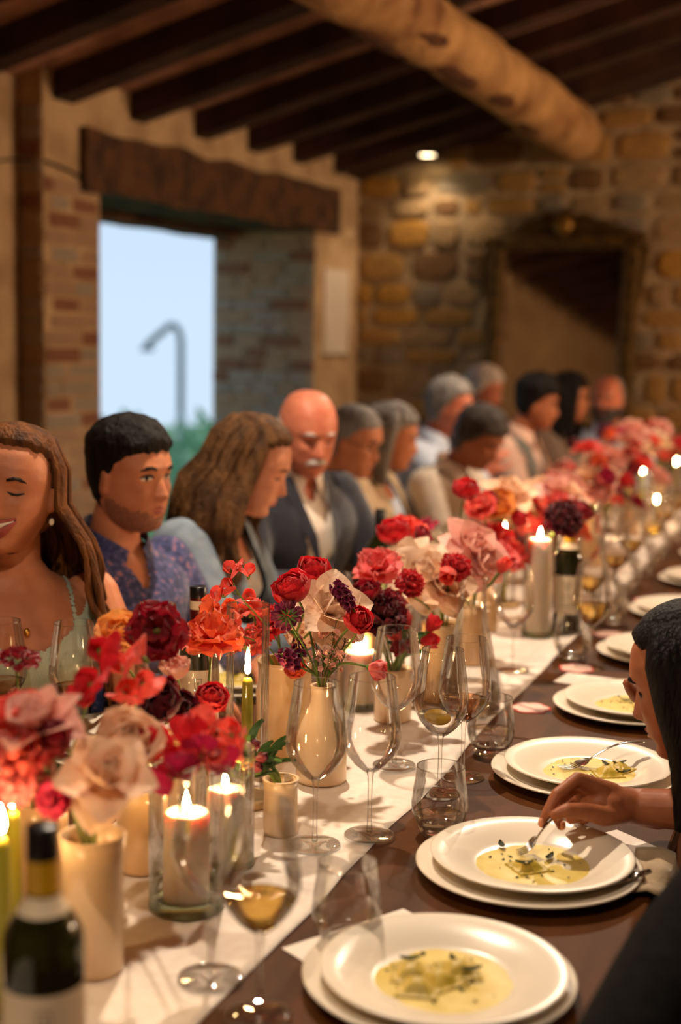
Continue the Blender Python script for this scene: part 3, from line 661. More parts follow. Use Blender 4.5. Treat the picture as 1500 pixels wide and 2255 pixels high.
# bottles
M_bottle = pm('dark_green_bottle', srgb(40, 44, 16), srgb(30, 34, 14), 4, .05, trans=.55, ior=1.5); M_foilk = pm('black_foil', srgb(14, 13, 14), srgb(22, 20, 20), 20, .3)
M_foily = pm('yellow_foil', srgb(206, 160, 30), srgb(186, 140, 24), 8, .35); M_foilr = pm('dark_red_foil', srgb(110, 22, 22), srgb(84, 14, 18), 8, .3, metal=.4); M_label = pm('cream_label', srgb(226, 208, 178), srgb(216, 196, 164), 6, .7)
M_ink = pm('label_ink', srgb(60, 52, 46), srgb(44, 38, 34), 8, .7); M_orange_label = pm('amber_label', srgb(200, 140, 40), srgb(176, 116, 30), 8, .5)
def bottle(loc, label, style, rz=0):
    t = thing('wine_bottle', label, 'bottle', loc, rz)
    body = [(0, .006), (.028, .0), (.0365, .004), (.0375, .012), (.0375, .185), (.0365, .200), (.030, .214), (.020, .226), (.0155, .236), (.0142, .25), (.0140, .297), (0, .297)]
    ob('glass_body', mk('glass_body', *lathe(body, 40), M_bottle), t)
    if style == 'yellow': bands = (('cap', .272, .303, M_foilk, .0152), ('neck_foil', .240, .272, M_foily, .0153), ('neck_label', .222, .2385, M_label, .0206))
    elif style == 'red': bands = (('cap', .283, .303, M_foilk, .0158), ('neck_foil', .235, .283, M_foilr, .0150), ('neck_label', .262, .278, M_label, .0156))
    else: bands = (('cap', .26, .303, M_foilk, .0152),)
    for nm, z0, z1, m, r in bands:
        if nm == 'neck_label' and style == 'yellow': pr = [(.0235, z0), (.0165, z1 - .004), (.0163, z1)]
        else: pr = [(r, z0), (r, z1 - .001), (r - .001, z1), (0, z1)] if nm == 'cap' else [(r, z0), (r, z1)]
        ob(nm, mk(nm, *lathe(pr, 32), m), t)
    lab = ob('label', mk('label', *lathe([(.0379, .055), (.0379, .155)], 40), M_label if style != 'yellow' else M_label), t)
    # printed crest and lines on the camera side
    fa = math.atan2(CAM.y - loc[1], CAM.x - loc[0]) - rz
    def lp(a, z, r=.0382): return Vector((r * math.cos(fa + a), r * math.sin(fa + a), z))
    sh = [(-.17, .140), (.17, .140), (.16, .126), (.0, .112), (-.16, .126)]
    ob('crest', mk('crest', *tube([lp(a, z) for a, z in sh + sh[:2]], .0006, 4), M_ink), lab); ob('crest', mk('crest', *tube([lp(-.05, .134), lp(.05, .122), lp(-.05, .122), lp(.05, .134)], .0006, 4), M_ink), lab)
    for k, (a0, a1, z) in enumerate(((-.45, .45, .105), (-.55, .55, .095), (-.4, .4, .083), (-.5, .5, .075))): ob('print_line', mk('print_line', *tube([lp(a, z) for a in np.linspace(a0, a1, 9)], .0007, 4), M_ink), lab)
    return t
p = on_z(93, 1826, TZ + .303); bottle((p.x, p.y, RZ + .001), 'dark green wine bottle with yellow neck at the lower left', 'yellow')
p = on_z(437, 1292, TZ + .303); bottle((p.x, p.y, TZ + .001), 'dark wine bottle with cream neck band among the left glasses', 'red')
p = on_z(1256, 1143, TZ + .303); bottle((p.x, p.y, RZ + .001), 'green wine bottle with yellow neck beside the tall pillar candle', 'yellow')
p = on_z(838, 1122, TZ + .303); bottle((p.x, p.y, TZ + .001), 'dark bottle with black cap before the bald man', 'plain')

# candles
M_wax = pm('ivory_wax', srgb(244, 226, 204), srgb(238, 216, 190), 4, .45, sss=.9); M_green_wax = pm('olive_green_wax', srgb(172, 166, 42), srgb(156, 150, 34), 4, .4, sss=.5)
M_flame = emit('candle_flame', (1, .60, .26, 1), 300); M_wick = pm('burnt_wick', srgb(24, 18, 14), srgb(40, 28, 20), 30, .9)
M_thick = thin_glass('green_tinted_glass', srgb(214, 226, 208), .8)
fl_me = mk('flame', *lathe([(0, 0), (.0034, .002), (.0052, .008), (.0048, .014), (.003, .021), (.0013, .027), (0, .031)], 14), M_flame)
wk_me = mk('wick', *tube([(0, 0, -.003), (0, 0, .004), (.001, 0, .009)], .0009, 5), M_wick)
CANDLE = (1.0, .50, .20)
def flame(t, z, e=.55, tilt=0):
    o = ob('wick', wk_me, t, (0, 0, z)); f = ob('flame', fl_me, t, (0, 0, z + .005), (0, tilt, 0))
def pillar(p, r, h, label, glass=None, e=.55, z=None):
    t = thing('pillar_candle', label, 'candle', (p.x, p.y, (z or RZ + .001) + (.012 if glass else 0)), group='ivory pillar candles')
    ob('wax', mk('wax', *lathe([(0, 0), (r, 0), (r, h - .006), (r - .003, h), (r - .006, h - .001), (.008, h - .006), (0, h - .006)], 36), M_wax), t); flame(t, h - .006, e)
    if glass:
        R, H = glass; g = thing('glass_hurricane', 'clear glass vessel around ' + label.replace('ivory ', 'the '), 'vessel', (p.x, p.y, (z or RZ + .001)), group='glass candle vessels')
        ob('wall', mk('wall', *lathe([(R, .006), (R, H)], 44), M_glass), g); ob('thick_base', mk('thick_base', *lathe([(0, 0), (R - .003, 0), (R + .0005, .004), (R, .010), (R - .002, .0115), (0, .0112)], 44), M_thick), g)
        ob('rim', mk('rim', *lathe([(R + .0006, H - .001), (R + .0006, H + .0008), (R - .0008, H + .0008), (R - .0008, H - .001), (R + .0006, H - .001)], 44), M_solid), g)
pillar(on_z(410, 2003), .0305, .118, 'ivory pillar candle nearest the camera', (.0495, .19), .8)
pillar(Vector((-.80, 1.70, 0)), .027, .10, 'ivory pillar candle behind the nearest wine glass', (.042, .17), .5)
p = on_z(795, 1440, TZ + .115); pillar(p, .034, .105, 'ivory pillar candle in the wide glass behind the wax flowers', (.042, .155), .6)
p = on_z(1190, 1192, TZ + .25); pillar(p, .030, .24, 'tall ivory pillar candle beside the green bottle', (.040, .262), .6)
p = on_z(1010, 1330, TZ + .10); pillar(Vector((p.x - .1, p.y + .1, 0)), .027, .08, 'ivory pillar candle low among the peach roses', (.038, .11), .5)
def taper(p, h, label, hur=None, e=.5, rz=None, m=None):
    z = rz or RZ + .001
    t = thing('taper_candle', label, 'candle', (p.x, p.y, z + .012), group='olive green taper candles')
    ob('wax', mk('wax', *lathe([(0, 0), (.0108, 0), (.0092, h * .8), (.0085, h - .008), (.006, h - .001), (0, h)], 20), m or M_green_wax), t); flame(t, h, e)
    g = thing('candle_holder', ('glass chimney and pale base around ' if hur else 'pale round base under ') + label, 'candle holder', (p.x, p.y, z), group='taper candle holders')
    ob('base', mk('base', *lathe([(0, 0), (.044, 0), (.047, .004), (.046, .010), (.036, .0118), (0, .0118)], 36), pm('pale_wood_base', srgb(196, 166, 120), srgb(176, 146, 100), 9, .5)), g)
    if hur:
        R, H = hur; ob('chimney', mk('chimney', *lathe([(R, .0119), (R, H)], 40), M_glass), g)
        ob('rim', mk('rim', *lathe([(R + .0006, H - .001), (R + .0006, H + .001), (R - .0008, H + .001), (R - .0008, H - .001), (R + .0006, H - .001)], 40), M_solid), g)
p = on_z(543, 1772); taper(p, .195, 'olive taper candle beside the cream cylinder vase', (.0345, .325), .7)
p = on_z(2, 1852, TZ + .215); taper(p, .203, 'olive taper candle at the left picture edge', None, .6)
p = on_z(28, 1790, TZ + .20); taper(p, .185, 'olive taper candle behind the one at the left picture edge', None, .5)
for px, py, X, lab in ((886, 1262, -.86, 'olive taper candle left of the peach roses'), (1415, 1040, -.80, 'taper candle with the brightest flame in the far flowers'), (1250, 1112, -.86, 'taper candle above the dark red far flowers'),
                       (1446, 1105, -.74, 'taper candle low among the far glasses'), (1490, 1022, -.78, 'taper candle at the right picture edge'), (1342, 1000, -.90, 'taper candle deep in the far red flowers'), (1112, 1175, -.9, 'taper candle behind the pale pink roses'), (1385, 1085, -.92, 'taper candle behind the far coral flowers')):
    q = on_x(px, py, X); taper(Vector((q.x, q.y, 0)), max(.06, q.z - RZ - .02), lab, (.034, max(.1, q.z - RZ + .05)), .45)

# glasses further along both sides
r = random.Random(11)
for i, y in enumerate((3.55, 3.95, 4.3, 4.7, 5.1, 5.5, 5.9)):
    lab = ('just beyond the green bottle', 'by the third scalloped card', 'past the third scalloped card', 'near the far red flowers', 'by the far coral flowers', 'towards the far right end', 'at the far right end')[i]
    wglass(Vector((-.615 + r.uniform(-.01, .01), y, 0)), 'far wine glass of white wine at the right, ' + lab, M_white_wine, .14); wglass(Vector((-.71 + r.uniform(-.005, .005), y + .07, 0)), 'far empty wine glass on the runner, ' + lab)
    tumbler(Vector((-.61 + r.uniform(-.01, .01), y + .19, 0)), 'far water tumbler at the right, ' + lab, .04)
for i, y in enumerate((2.72, 3.1, 3.45, 3.95, 4.45, 5.0, 5.6)):
    lab = ('before the denim jacket', 'right of the denim jacket', 'before the bald man', 'before the man with glasses', 'before the grey haired woman', 'before the far guests', 'by the far left corner')[i]
    wglass(Vector((-1.02, y, 0)), 'empty wine glass on the left side ' + lab); tumbler(Vector((-1.03, y - .16, 0)), 'water tumbler on the left side ' + lab, .05)

# ================================================================== the guests
from mathutils.bvhtree import BVHTree
def table1d(T, col):
    zs = [t[0] for t in T]; vs = [t[col] for t in T]; return lambda z: float(np.interp(z, zs, vs))
HEADT = sorted([(.118, .0, .0, .0), (.115, .022, -.028, .026), (.106, .042, -.052, .045), (.09, .063, -.074, .0585), (.07, .0795, -.0885, .0675), (.045, .0895, -.097, .0735), (.025, .0925, -.099, .0755), (.005, .0885, -.096, .0745), (-.02, .0885, -.087, .0725),
                (-.045, .0885, -.073, .068), (-.062, .0875, -.058, .0625), (-.078, .084, -.042, .0555), (-.092, .0825, -.024, .0475), (-.104, .0785, -.006, .038), (-.113, .067, .012, .026), (-.118, .042, .03, .010)])
_yf, _yb, _w = table1d(HEADT, 1), table1d(HEADT, 2), table1d(HEADT, 3)
def g(x, s): return math.exp(-(x / s) ** 2)
def head_point(a, z, fem=0, nose=1.0, jaw=1.0):
    """a: angle from the front; z: height; returns local x, y (forward +y)"""
    w = _w(z) * (1 if z > -.03 else 1 + (jaw - 1) * min(1, (-.03 - z) / .04)); c, s = math.cos(a), math.sin(a); e = .86
    x = w * math.copysign(abs(s) ** e, s); y = (_yf(z) if c >= 0 else -_yb(z)) * math.copysign(abs(c) ** (e if c >= 0 else .9), c)
    if c > 0:
        t = min(1, max(0, (.012 - z) / .046)); tip = .0245 * nose
        nz = tip * t if z > -.034 else tip * max(0, 1 - ((-.034 - z) / .013) ** 2)
        y += nz * g(x, .0068 + .0050 * t) + .0035 * nose * g(abs(x) - .012, .005) * g(z + .037, .007)
        y -= .0105 * g(abs(x) - .031, .0145) * g(z - .004, .0115)                       # sockets
        y += .0050 * g(abs(x) - .028, .019) * g(z - .026, .008) * (1 - .5 * fem)         # brow
        y += .0050 * g(abs(x) - .044, .014) * g(z + .022, .014)                           # cheek bones
        y += .0062 * g(x, .019) * (g(z + .0575, .0045) + g(z + .0690, .0050)) - .0036 * g(x, .020) * g(z + .0630, .0022)   # lips
        y -= .0045 * g(x, .020) * g(z + .0795, .006); y += .0065 * g(x, .017) * g(z + .0985, .010)
    return x, y
def head_mesh(fem=0, nose=1.0, jaw=1.0, na=88, nz=62):
    V, F = [(0, 0, .1182)], []; zs = [.1175 - .2352 * k / (nz - 1) for k in range(nz)]
    for z in zs:
        for i in range(na):
            a = -PI + 2 * PI * i / na; a = a - .28 * math.sin(a)                            # denser at the front
            x, y = head_point(a, z, fem, nose, jaw); V.append((x, y, z))
    V.append((0, .035, -.1188)); n = len(V) - 1
    for i in range(na): F.append((0, 1 + (i + 1) % na, 1 + i)); F.append((n, 1 + (nz - 1) * na + i, 1 + (nz - 1) * na + (i + 1) % na))
    for j in range(nz - 1):
        for i in range(na): p, q = 1 + j * na + i, 1 + j * na + (i + 1) % na; F.append((p, q, q + na, p + na))
    return V, F
def ear(s):
    V, F = ellip((0, 0, 0), (.0085, .0165, .030), 12, 10); M = Matrix.Translation((s * .0755, -.006, -.008)) @ Matrix.Rotation(-s * .38, 4, 'Z') @ Matrix.Rotation(-.18, 4, 'X')
    out = []
    for v in V:
        x, y, z = v; d = (y / .0165) ** 2 + (z / .030) ** 2; out.append(M @ Vector((x - s * .004 * max(0, 1 - d * 1.6) * (1 if x * s > 0 else 0), y, z)))
    return out, F
def remesh(name, vf, vox, mat, parent, smooth=2, cut=None):
    """fuse overlapping closed shapes (world space) into one continuous skin"""
    l = parent.location; me = mk(name + '_src', [Vector(v) - l for v in vf[0]], vf[1]); o = ob(name, me, parent)
    m = o.modifiers.new('fuse', 'REMESH'); m.mode = 'VOXEL'; m.voxel_size = vox; m.use_smooth_shade = True
    if smooth: q = o.modifiers.new('soft', 'SMOOTH'); q.factor = .5; q.iterations = smooth
    dg = bpy.context.evaluated_depsgraph_get(); ev = o.evaluated_get(dg); nm = bpy.data.meshes.new_from_object(ev)
    o.modifiers.clear(); o.data = nm; bpy.data.meshes.remove(me); nm.name = name
    if cut:
        bm = bmesh.new(); bm.from_mesh(nm); kill = [v for v in bm.verts if cut(v.co + l)]
        bmesh.ops.delete(bm, geom=kill, context='VERTS'); bm.to_mesh(nm); bm.free()
    nm.materials.clear(); nm.materials.append(mat)
    nm.polygons.foreach_set('use_smooth', [True] * len(nm.polygons)); nm.update(); return o
def skin(name, c1, c2): return pm('skin_' + name, srgb(*c1), srgb(*c2), 26, .5, bump=.04, bscale=200, spec=.35)
SK = dict(tan=skin('tan', (196, 128, 92), (182, 112, 78)), fair=skin('fair', (212, 146, 112), (198, 128, 98)), ruddy=skin('ruddy', (206, 128, 98), (190, 106, 80)), brown=skin('brown', (164, 100, 66), (148, 86, 56)), deep=skin('deep', (128, 76, 50), (112, 64, 42)))
def hairm(name, c1, c2): return pm('hair_' + name, srgb(*c1), srgb(*c2), 40, .55, bump=.5, bscale=160, stretch=(1, 1, .25), spec=.15)
HA = dict(black=hairm('black', (22, 17, 15), (12, 9, 8)), dark=hairm('dark', (40, 28, 20), (24, 17, 13)), brown=hairm('brown', (112, 66, 28), (62, 34, 14)), lightbrown=hairm('lightbrown', (98, 66, 36), (54, 34, 18)), grey=hairm('grey', (150, 146, 142), (110, 106, 104)),
          darkgrey=hairm('darkgrey', (84, 78, 74), (54, 50, 48)), white=hairm('white', (214, 204, 194), (186, 176, 166)), blond=hairm('blond', (206, 168, 110), (176, 136, 84)))
M_eyew = pm('eye_white', srgb(226, 214, 204), srgb(216, 200, 190), 6, .25); M_iris = pm('eye_iris', srgb(58, 44, 34), srgb(30, 22, 18), 90, .15); M_lash = pm('lashes', srgb(26, 18, 14), srgb(18, 12, 10), 30, .7)
M_mouth = pm('mouth_inside', srgb(70, 20, 18), srgb(50, 14, 14), 10, .5); M_teeth = pm('teeth', srgb(240, 232, 216), srgb(232, 222, 204), 6, .2)
def lipm(c): return pm('lips_%d_%d_%d' % c, srgb(*c), srgb(*[int(q * .88) for q in c]), 60, .35)
def fab(name, c1, c2, sc=40, **k): return pm('cloth_' + name, srgb(*c1), srgb(*c2), sc, .85, bump=.15, bscale=240, sheen=.25, **k)

def yawv(d): return math.atan2(-d.x, d.y)              # rotation about z that takes +Y to d
def drape(bvh, pts, off, bulge=0):
    """closed outline in the face plane (x, z) laid on the face"""
    c = sum((Vector((x, z)) for x, z in pts), Vector((0, 0))) / len(pts); V, F = [], []; rings = [1, .66, .33]
    def drop(x, z, o):
        h = bvh.ray_cast(Vector((x, .4, z)), Vector((0, -1, 0)))[0]; y = h.y if h is not None else .08
        return Vector((x, y + o, z))
    n = len(pts)
    for k, q in enumerate(rings):
        for x, z in pts: V.append(drop(c.x + (x - c.x) * q, c.y + (z - c.y) * q, off + bulge * (1 - q * q) - (.0022 if k == 0 else 0)))
    V.append(drop(c.x, c.y, off + bulge))
    for k in range(2):
        for i in range(n): F.append((k * n + i, k * n + (i + 1) % n, (k + 1) * n + (i + 1) % n, (k + 1) * n + i))
    for i in range(n): F.append((2 * n + i, 2 * n + (i + 1) % n, 3 * n))
    return V, F
def blob(cx, cz, rx, rz, n=14, tilt=0):
    return [(cx + rx * math.cos(a) * math.cos(tilt) - rz * math.sin(a) * math.sin(tilt), cz + rx * math.cos(a) * math.sin(tilt) + rz * math.sin(a) * math.cos(tilt)) for a in np.linspace(0, 2 * PI, n + 1)[:-1]]
def strip(line, w):
    up = [(x, z + w[i]) for i, (x, z) in enumerate(line)]; dn = [(x, z - w[i]) for i, (x, z) in enumerate(line)]; return up + dn[::-1]
def hand_parts(Wr, d, nrm, side, curl=.5, spread=.12, k=1.0):
    """palm, four fingers and thumb; d: wrist to knuckles, nrm: way the palm faces, side: +1 when the thumb lies along d x nrm"""
    d = Vector(d).normalized(); nrm = (Vector(nrm) - d * Vector(nrm).dot(d)).normalized(); ac = d.cross(nrm) * side; P = []
    Mx = Matrix((ac, d, nrm)).transposed()
    P.append(ellip(Wr + d * .048 * k, (.040 * k, .052 * k, .0155 * k), 14, 10, Mx)); P.append(limb([Wr - d * .01, Wr + d * .03 * k], [.024 * k, .026 * k], 12))
    for i, (o, L_) in enumerate(((.030, .070), (.0105, .078), (-.0095, .072), (-.028, .056))):
        b = Wr + (d * (.088 - .004 * abs(i - 1)) + ac * o) * k; f = (d + ac * (spread * (1.4 - i) * .5)).normalized(); pts = [b]; a = .15 * curl
        for seg, q in ((.45, .9), (.30, 1.2), (.25, .8)):
            a += curl * q; pts.append(pts[-1] + (f * math.cos(a) + nrm * math.sin(a)) * L_ * seg * k)
        P.append(limb(pts, [.0095 * k, .0088 * k, .0078 * k, .0062 * k], 10))
    b = Wr + (d * .026 + ac * .024) * k; f = (d * .62 + ac * .72 + nrm * .35).normalized(); f2 = (d * .85 + ac * .3 + nrm * .5).normalized()
    P.append(limb([b, b + f * .036 * k, b + f * .036 * k + f2 * .034 * k, b + f * .036 * k + f2 * .058 * k], [.014 * k, .0112 * k, .0096 * k, .0072 * k], 10)); return P
RINGS = ((0, .168, .115, 0), (.16, .170, .115, 0), (.36, .146, .105, 0), (.52, .146, .110, .006), (.68, .160, .118, .012), (.80, .172, .112, .008), (.875, .166, .094, 0), (.93, .128, .076, -.006), (.975, .080, .062, -.006), (1.03, .056, .056, 0))
class Guest: pass
def guest(label, head, face, pitch=0, roll=0, body=None, lean=.12, w=1.0, sk='fair', fem=0, nose=1.0, jaw=1.0, vox=.005, hands=None, side=0, stool=True, hk=1.0, belly=0, group=None, sh_drop=0, hide_arm=()):
    G = Guest(); H = Vector(head); fd = Vector((face.x, face.y, 0)).normalized(); bd = Vector((body.x, body.y, 0)).normalized() if body is not None else Vector((1, 0, 0))
    G.H = Matrix.Translation(H) @ Matrix.Rotation(yawv(fd), 4, 'Z') @ Matrix.Rotation(-math.radians(pitch), 4, 'X') @ Matrix.Rotation(math.radians(roll), 4, 'Y') @ Matrix.Scale(hk, 4)
    rt = Vector((bd.y, -bd.x, 0)); up = Vector((0, 0, 1)); nb = G.H @ Vector((0, -.045, -.155)); nb.z = min(nb.z, H.z - .13) - sh_drop; pel = Vector((nb.x, nb.y, 0)) - bd * lean + rt * side; pel.z = .55
    G.nb, G.bd, G.rt, G.pel = nb, bd, rt, pel
    t = G.t = thing('person', label, 'person', (pel.x, pel.y, 0), group=group)
    hv, hf = head_mesh(fem, nose, jaw); G.hv, G.hf = hv, hf; G.bvh = BVHTree.FromPolygons([Vector(v) for v in hv], hf)
    ax = (nb - pel); ctrl = [pel, pel + ax * .5 + bd * (.02 + belly * .3), nb]
    def spine(h):
        h2 = max(0, min(1.05, h)); return pel * (1 - h2) ** 2 + ctrl[1] * 2 * h2 * (1 - h2) + nb * h2 * h2 if h2 <= 1 else nb + ax.normalized() * (h2 - 1) * ax.length
    G.spine = spine
    def torso(inf=0, h0=0.0, h1=1.03):
        V, F, n = [], [], 28; rows = []
        for k in range(24):
            h = h0 + (h1 - h0) * k / 23; hw = np.interp(h, [r_[0] for r_ in RINGS], [r_[1] for r_ in RINGS]) * w + inf; hd = np.interp(h, [r_[0] for r_ in RINGS], [r_[2] for r_ in RINGS]) * (w * .5 + .5) + inf; fo = np.interp(h, [r_[0] for r_ in RINGS], [r_[3] for r_ in RINGS])
            c = spine(h); tg = (spine(h + .02) - spine(h - .02)).normalized(); dp = rt.cross(tg) * -1; dp = dp if dp.dot(bd) > 0 else -dp
            bust = .022 * fem * g(h - .70, .09)
            for i in range(n):
                a = 2 * PI * i / n; cs, sn = math.cos(a), math.sin(a); e = .8; x = hw * math.copysign(abs(sn) ** e, sn); y = hd * math.copysign(abs(cs) ** e, cs)
                if cs > 0: y += (bust * (.35 + g(abs(x) - .075, .045)) + belly * g(h - .42, .2)) * cs
                V.append(c + rt * x + dp * (y + fo))
        for k in range(23):
            for i in range(n): F.append((k * n + i, k * n + (i + 1) % n, (k + 1) * n + (i + 1) % n, (k + 1) * n + i))
        F.append(tuple(reversed(range(n)))); F.append(tuple(range(23 * n, 24 * n))); return V, F
    G.torso = torso
    # arms
    sh = [nb + rt * (s * .165 * w) - ax.normalized() * .062 for s in (-1, 1)]; G.arms = []
    for i, s in enumerate((-1, 1)):
        if hands and hands[i]: el, wr, hd_, hn, curl = hands[i]
        else:
            el = sh[i] + rt * (s * .075) + bd * (.10 + .04 * i) - up * .215; wr = Vector(el) + bd * .20 - rt * (s * .09); wr.z = max(.80, el.z - .03); hd_ = bd * .8 - rt * s * .5; hn = Vector((0, 0, -1)); curl = .35
        G.arms.append((sh[i], Vector(el), Vector(wr), Vector(hd_), Vector(hn), curl))
    def arm(i, inf=0, upto=1.0):
        a, e, wr = G.arms[i][:3]; q = .9 + .1 * w; m1 = (a + e) / 2; m2 = e * .6 + wr * .4
        P = [a, m1, e, m2, wr]; R = [.054 * q + inf, .047 * q + inf, .041 * q + inf, .038 * q + inf, .0275 * q + inf]
        if upto < 1:
            if upto <= .5: f = upto / .5; P = [a, a.lerp(e, f * .5), a.lerp(e, f)]; R = [R[0], R[0] * .95, R[1] + .004]
            else: f = (upto - .5) / .5; P = [a, m1, e, e.lerp(wr, f * .5), e.lerp(wr, f)]; R = [R[0], R[1], R[2], R[3] + .002, .034 * q + inf]
        return limb(P, R, 16)
    G.arm = arm
    def legs(inf=0):
        P = []
        for s in (-1, 1):
            hp = pel + rt * (s * .085); kn = pel + rt * (s * .12) + bd * .40; kn.z = .52; an = kn + bd * .02; an.z = .085; P.append(limb([hp, (hp + kn) / 2, kn], [.086 + inf, .078 + inf, .058 + inf], 14)); P.append(limb([kn, kn.lerp(an, .35), an], [.056 + inf, .055 + inf, .036 + inf], 14))
        return P
    G.legs = legs
    feet = []
    for s in (-1, 1):
        kn = pel + rt * (s * .12) + bd * .42; f0 = Vector((kn.x, kn.y, .047)) - bd * .03; feet.append(limb([f0, f0 + bd * .09 - up * .005, f0 + bd * .17 - up * .015], [.044, .040, .030], 12))
    parts = [xf((hv, hf), G.H), xf(ear(-1), G.H), xf(ear(1), G.H), limb([spine(.95), nb + ax.normalized() * .02, G.H @ Vector((0, -.028, -.075)), G.H @ Vector((0, -.02, -.02))], [.064, .056 - .006 * fem, .053 - .006 * fem, .05], 18), torso()] + legs() + feet
    for i in (0, 1):
        parts.append(arm(i)); a_ = G.arms[i]; parts += hand_parts(a_[2], a_[3], a_[4], (1 if i == 0 else -1), a_[5]) if a_[5] is not None else []
    if getattr(guest, 'extra', None): parts += guest.extra; guest.extra = None
    remesh('body', merge(*parts), vox, SK[sk], t, 1)
    G.feet = feet; G.vox = vox; G.sk = sk
    if stool:
        b = Vector((pel.x, pel.y, 0)) - bd * .0; st = thing('wooden_stool', 'plain wooden stool under ' + label, 'stool', b, math.atan2(bd.y, bd.x), group='stools under the guests')
        ob('seat', mk('seat', *bbox_bev(-.17, .17, -.17, .17, .415, .440, .006), M_oldwood, False), st)
        for x in (-.13, .13):
            for y in (-.13, .13): ob('leg', mk('leg', *tube([(x, y, .416), (x * 1.1, y * 1.1, 0)], [.017, .015], 8), M_oldwood), st)
    return G
def part(G, name, vf, m, local=True, sm=True, label=None):
    v = xf(vf, G.H) if local else vf; o = ob(name, mk(name, *rel(v, G.t.location), m, sm), G.t)
    if label: o['label'] = label
    return o
def faceparts(G, hair, eyes='open', brow=.0030, lips=(170, 84, 70), smile=0, lw=.0235):
    bh = G.bvh
    for s in (-1, 1):
        part(G, 'eyebrow', drape(bh, strip([(s * .016, .0235), (s * .028, .0285), (s * .040, .0275), (s * .049, .021)], [brow, brow, brow * .85, brow * .4]), .0022, .0008), hair)
        if eyes == 'open':
            e = part(G, 'eye', drape(bh, blob(s * .031, .0045, .0135, .0058, 16), .0022, .0022), M_eyew); c = part(G, 'iris', drape(bh, blob(s * .031 + eye_dx(G), .0045, .0056, .0054, 12), .0042, .0012), M_iris)
            part(G, 'eyelid', drape(bh, strip([(s * .016, .0060), (s * .024, .0105), (s * .033, .0112), (s * .046, .0060)], [.0012, .0018, .0018, .0012]), .0040, .0012), M_lash)
        else:
            part(G, 'eyelid', drape(bh, strip([(s * .017, .0025), (s * .025, -.0022), (s * .035, -.0026), (s * .046, .0015)], [.0008, .0017, .0018, .0010]), .0032, .001), M_lash)
    if smile:
        k = 1.22; xs = np.linspace(-.030, .030, 13)
        top = lambda x: -.0590 + .012 * (x / .030) ** 2
        bot = lambda x: -.0815 + .0345 * (x / .030) ** 2
        part(G, 'mouth', drape(bh, [(x * k, top(x)) for x in xs] + [(x * k, bot(x)) for x in xs[::-1]], .0024, .0005), M_mouth)
        part(G, 'teeth', drape(bh, [(x * k * .93, top(x * .93) - .0008) for x in xs] + [(x * k * .93, top(x * .93) - .0100 * (1 - (x / .031) ** 2) - .001) for x in xs[::-1]], .0044, .001), M_teeth)
        L1 = [(x * k * 1.03, top(x) + .0022) for x in xs]; L2 = [(x * k * 1.03, bot(x) - .0028) for x in xs]
        part(G, 'lip', drape(bh, strip(L1, [.0012 + .0020 * g(x, .022) for x, z in L1]), .0040, .0016), lipm(lips)); part(G, 'lip', drape(bh, strip(L2, [.0012 + .0028 * g(x, .022) for x, z in L2]), .0040, .0016), lipm(lips))
    else:
        part(G, 'lip', drape(bh, [(-lw, -.0632), (-.012, -.0580), (-.004, -.0553), (0, -.0562), (.004, -.0553), (.012, -.0580), (lw, -.0632), (0, -.0634)], .0020, .0008), lipm(lips)); part(G, 'lip', drape(bh, [(-lw, -.0635), (0, -.0640), (lw, -.0635), (.012, -.0715), (0, -.0735), (-.012, -.0715)], .0020, .0010), lipm(lips))
def eye_dx(G): return 0.0
def shell(G, name, mask, thick, m, nz=.0, sub=.003, off=(0, 0, 0), sc=(1, 1, 1)):
    """hair cap or beard: the head form raised where mask is 1, sunk under the skin elsewhere"""
    V = [Vector(v) for v in G.hv]; me = mk('tmp', V, G.hf); N = [v.normal.copy() for v in me.vertices]; bpy.data.meshes.remove(me); out = []
    for v, n in zip(V, N):
        k = mask(v.x, v.y, v.z); k = max(0, min(1, k)); th = (thick(v.x, v.y, v.z) if callable(thick) else thick); th = th * (1 + nz * noise.noise(Vector((v.x * 60, v.y * 60, v.z * 22)) + Vector((7, 1, 3)))); out.append(v + n * (-sub + (th + sub) * k))
    return part(G, name, (out, G.hf), m)
def short_mask(fr=.066, temple=.03, nape=-.066, soft=.020):
    def f(x, y, z):
        zh = np.interp(y, [-.1, -.03, .002, .022, .050, .075, .095], [nape, nape + .004, -.012, temple, fr - .010, fr, fr + .002]); return (z - zh) / soft + .5 + .5 * noise.noise(Vector((x * 90, y * 90, z * 40)))
    return f
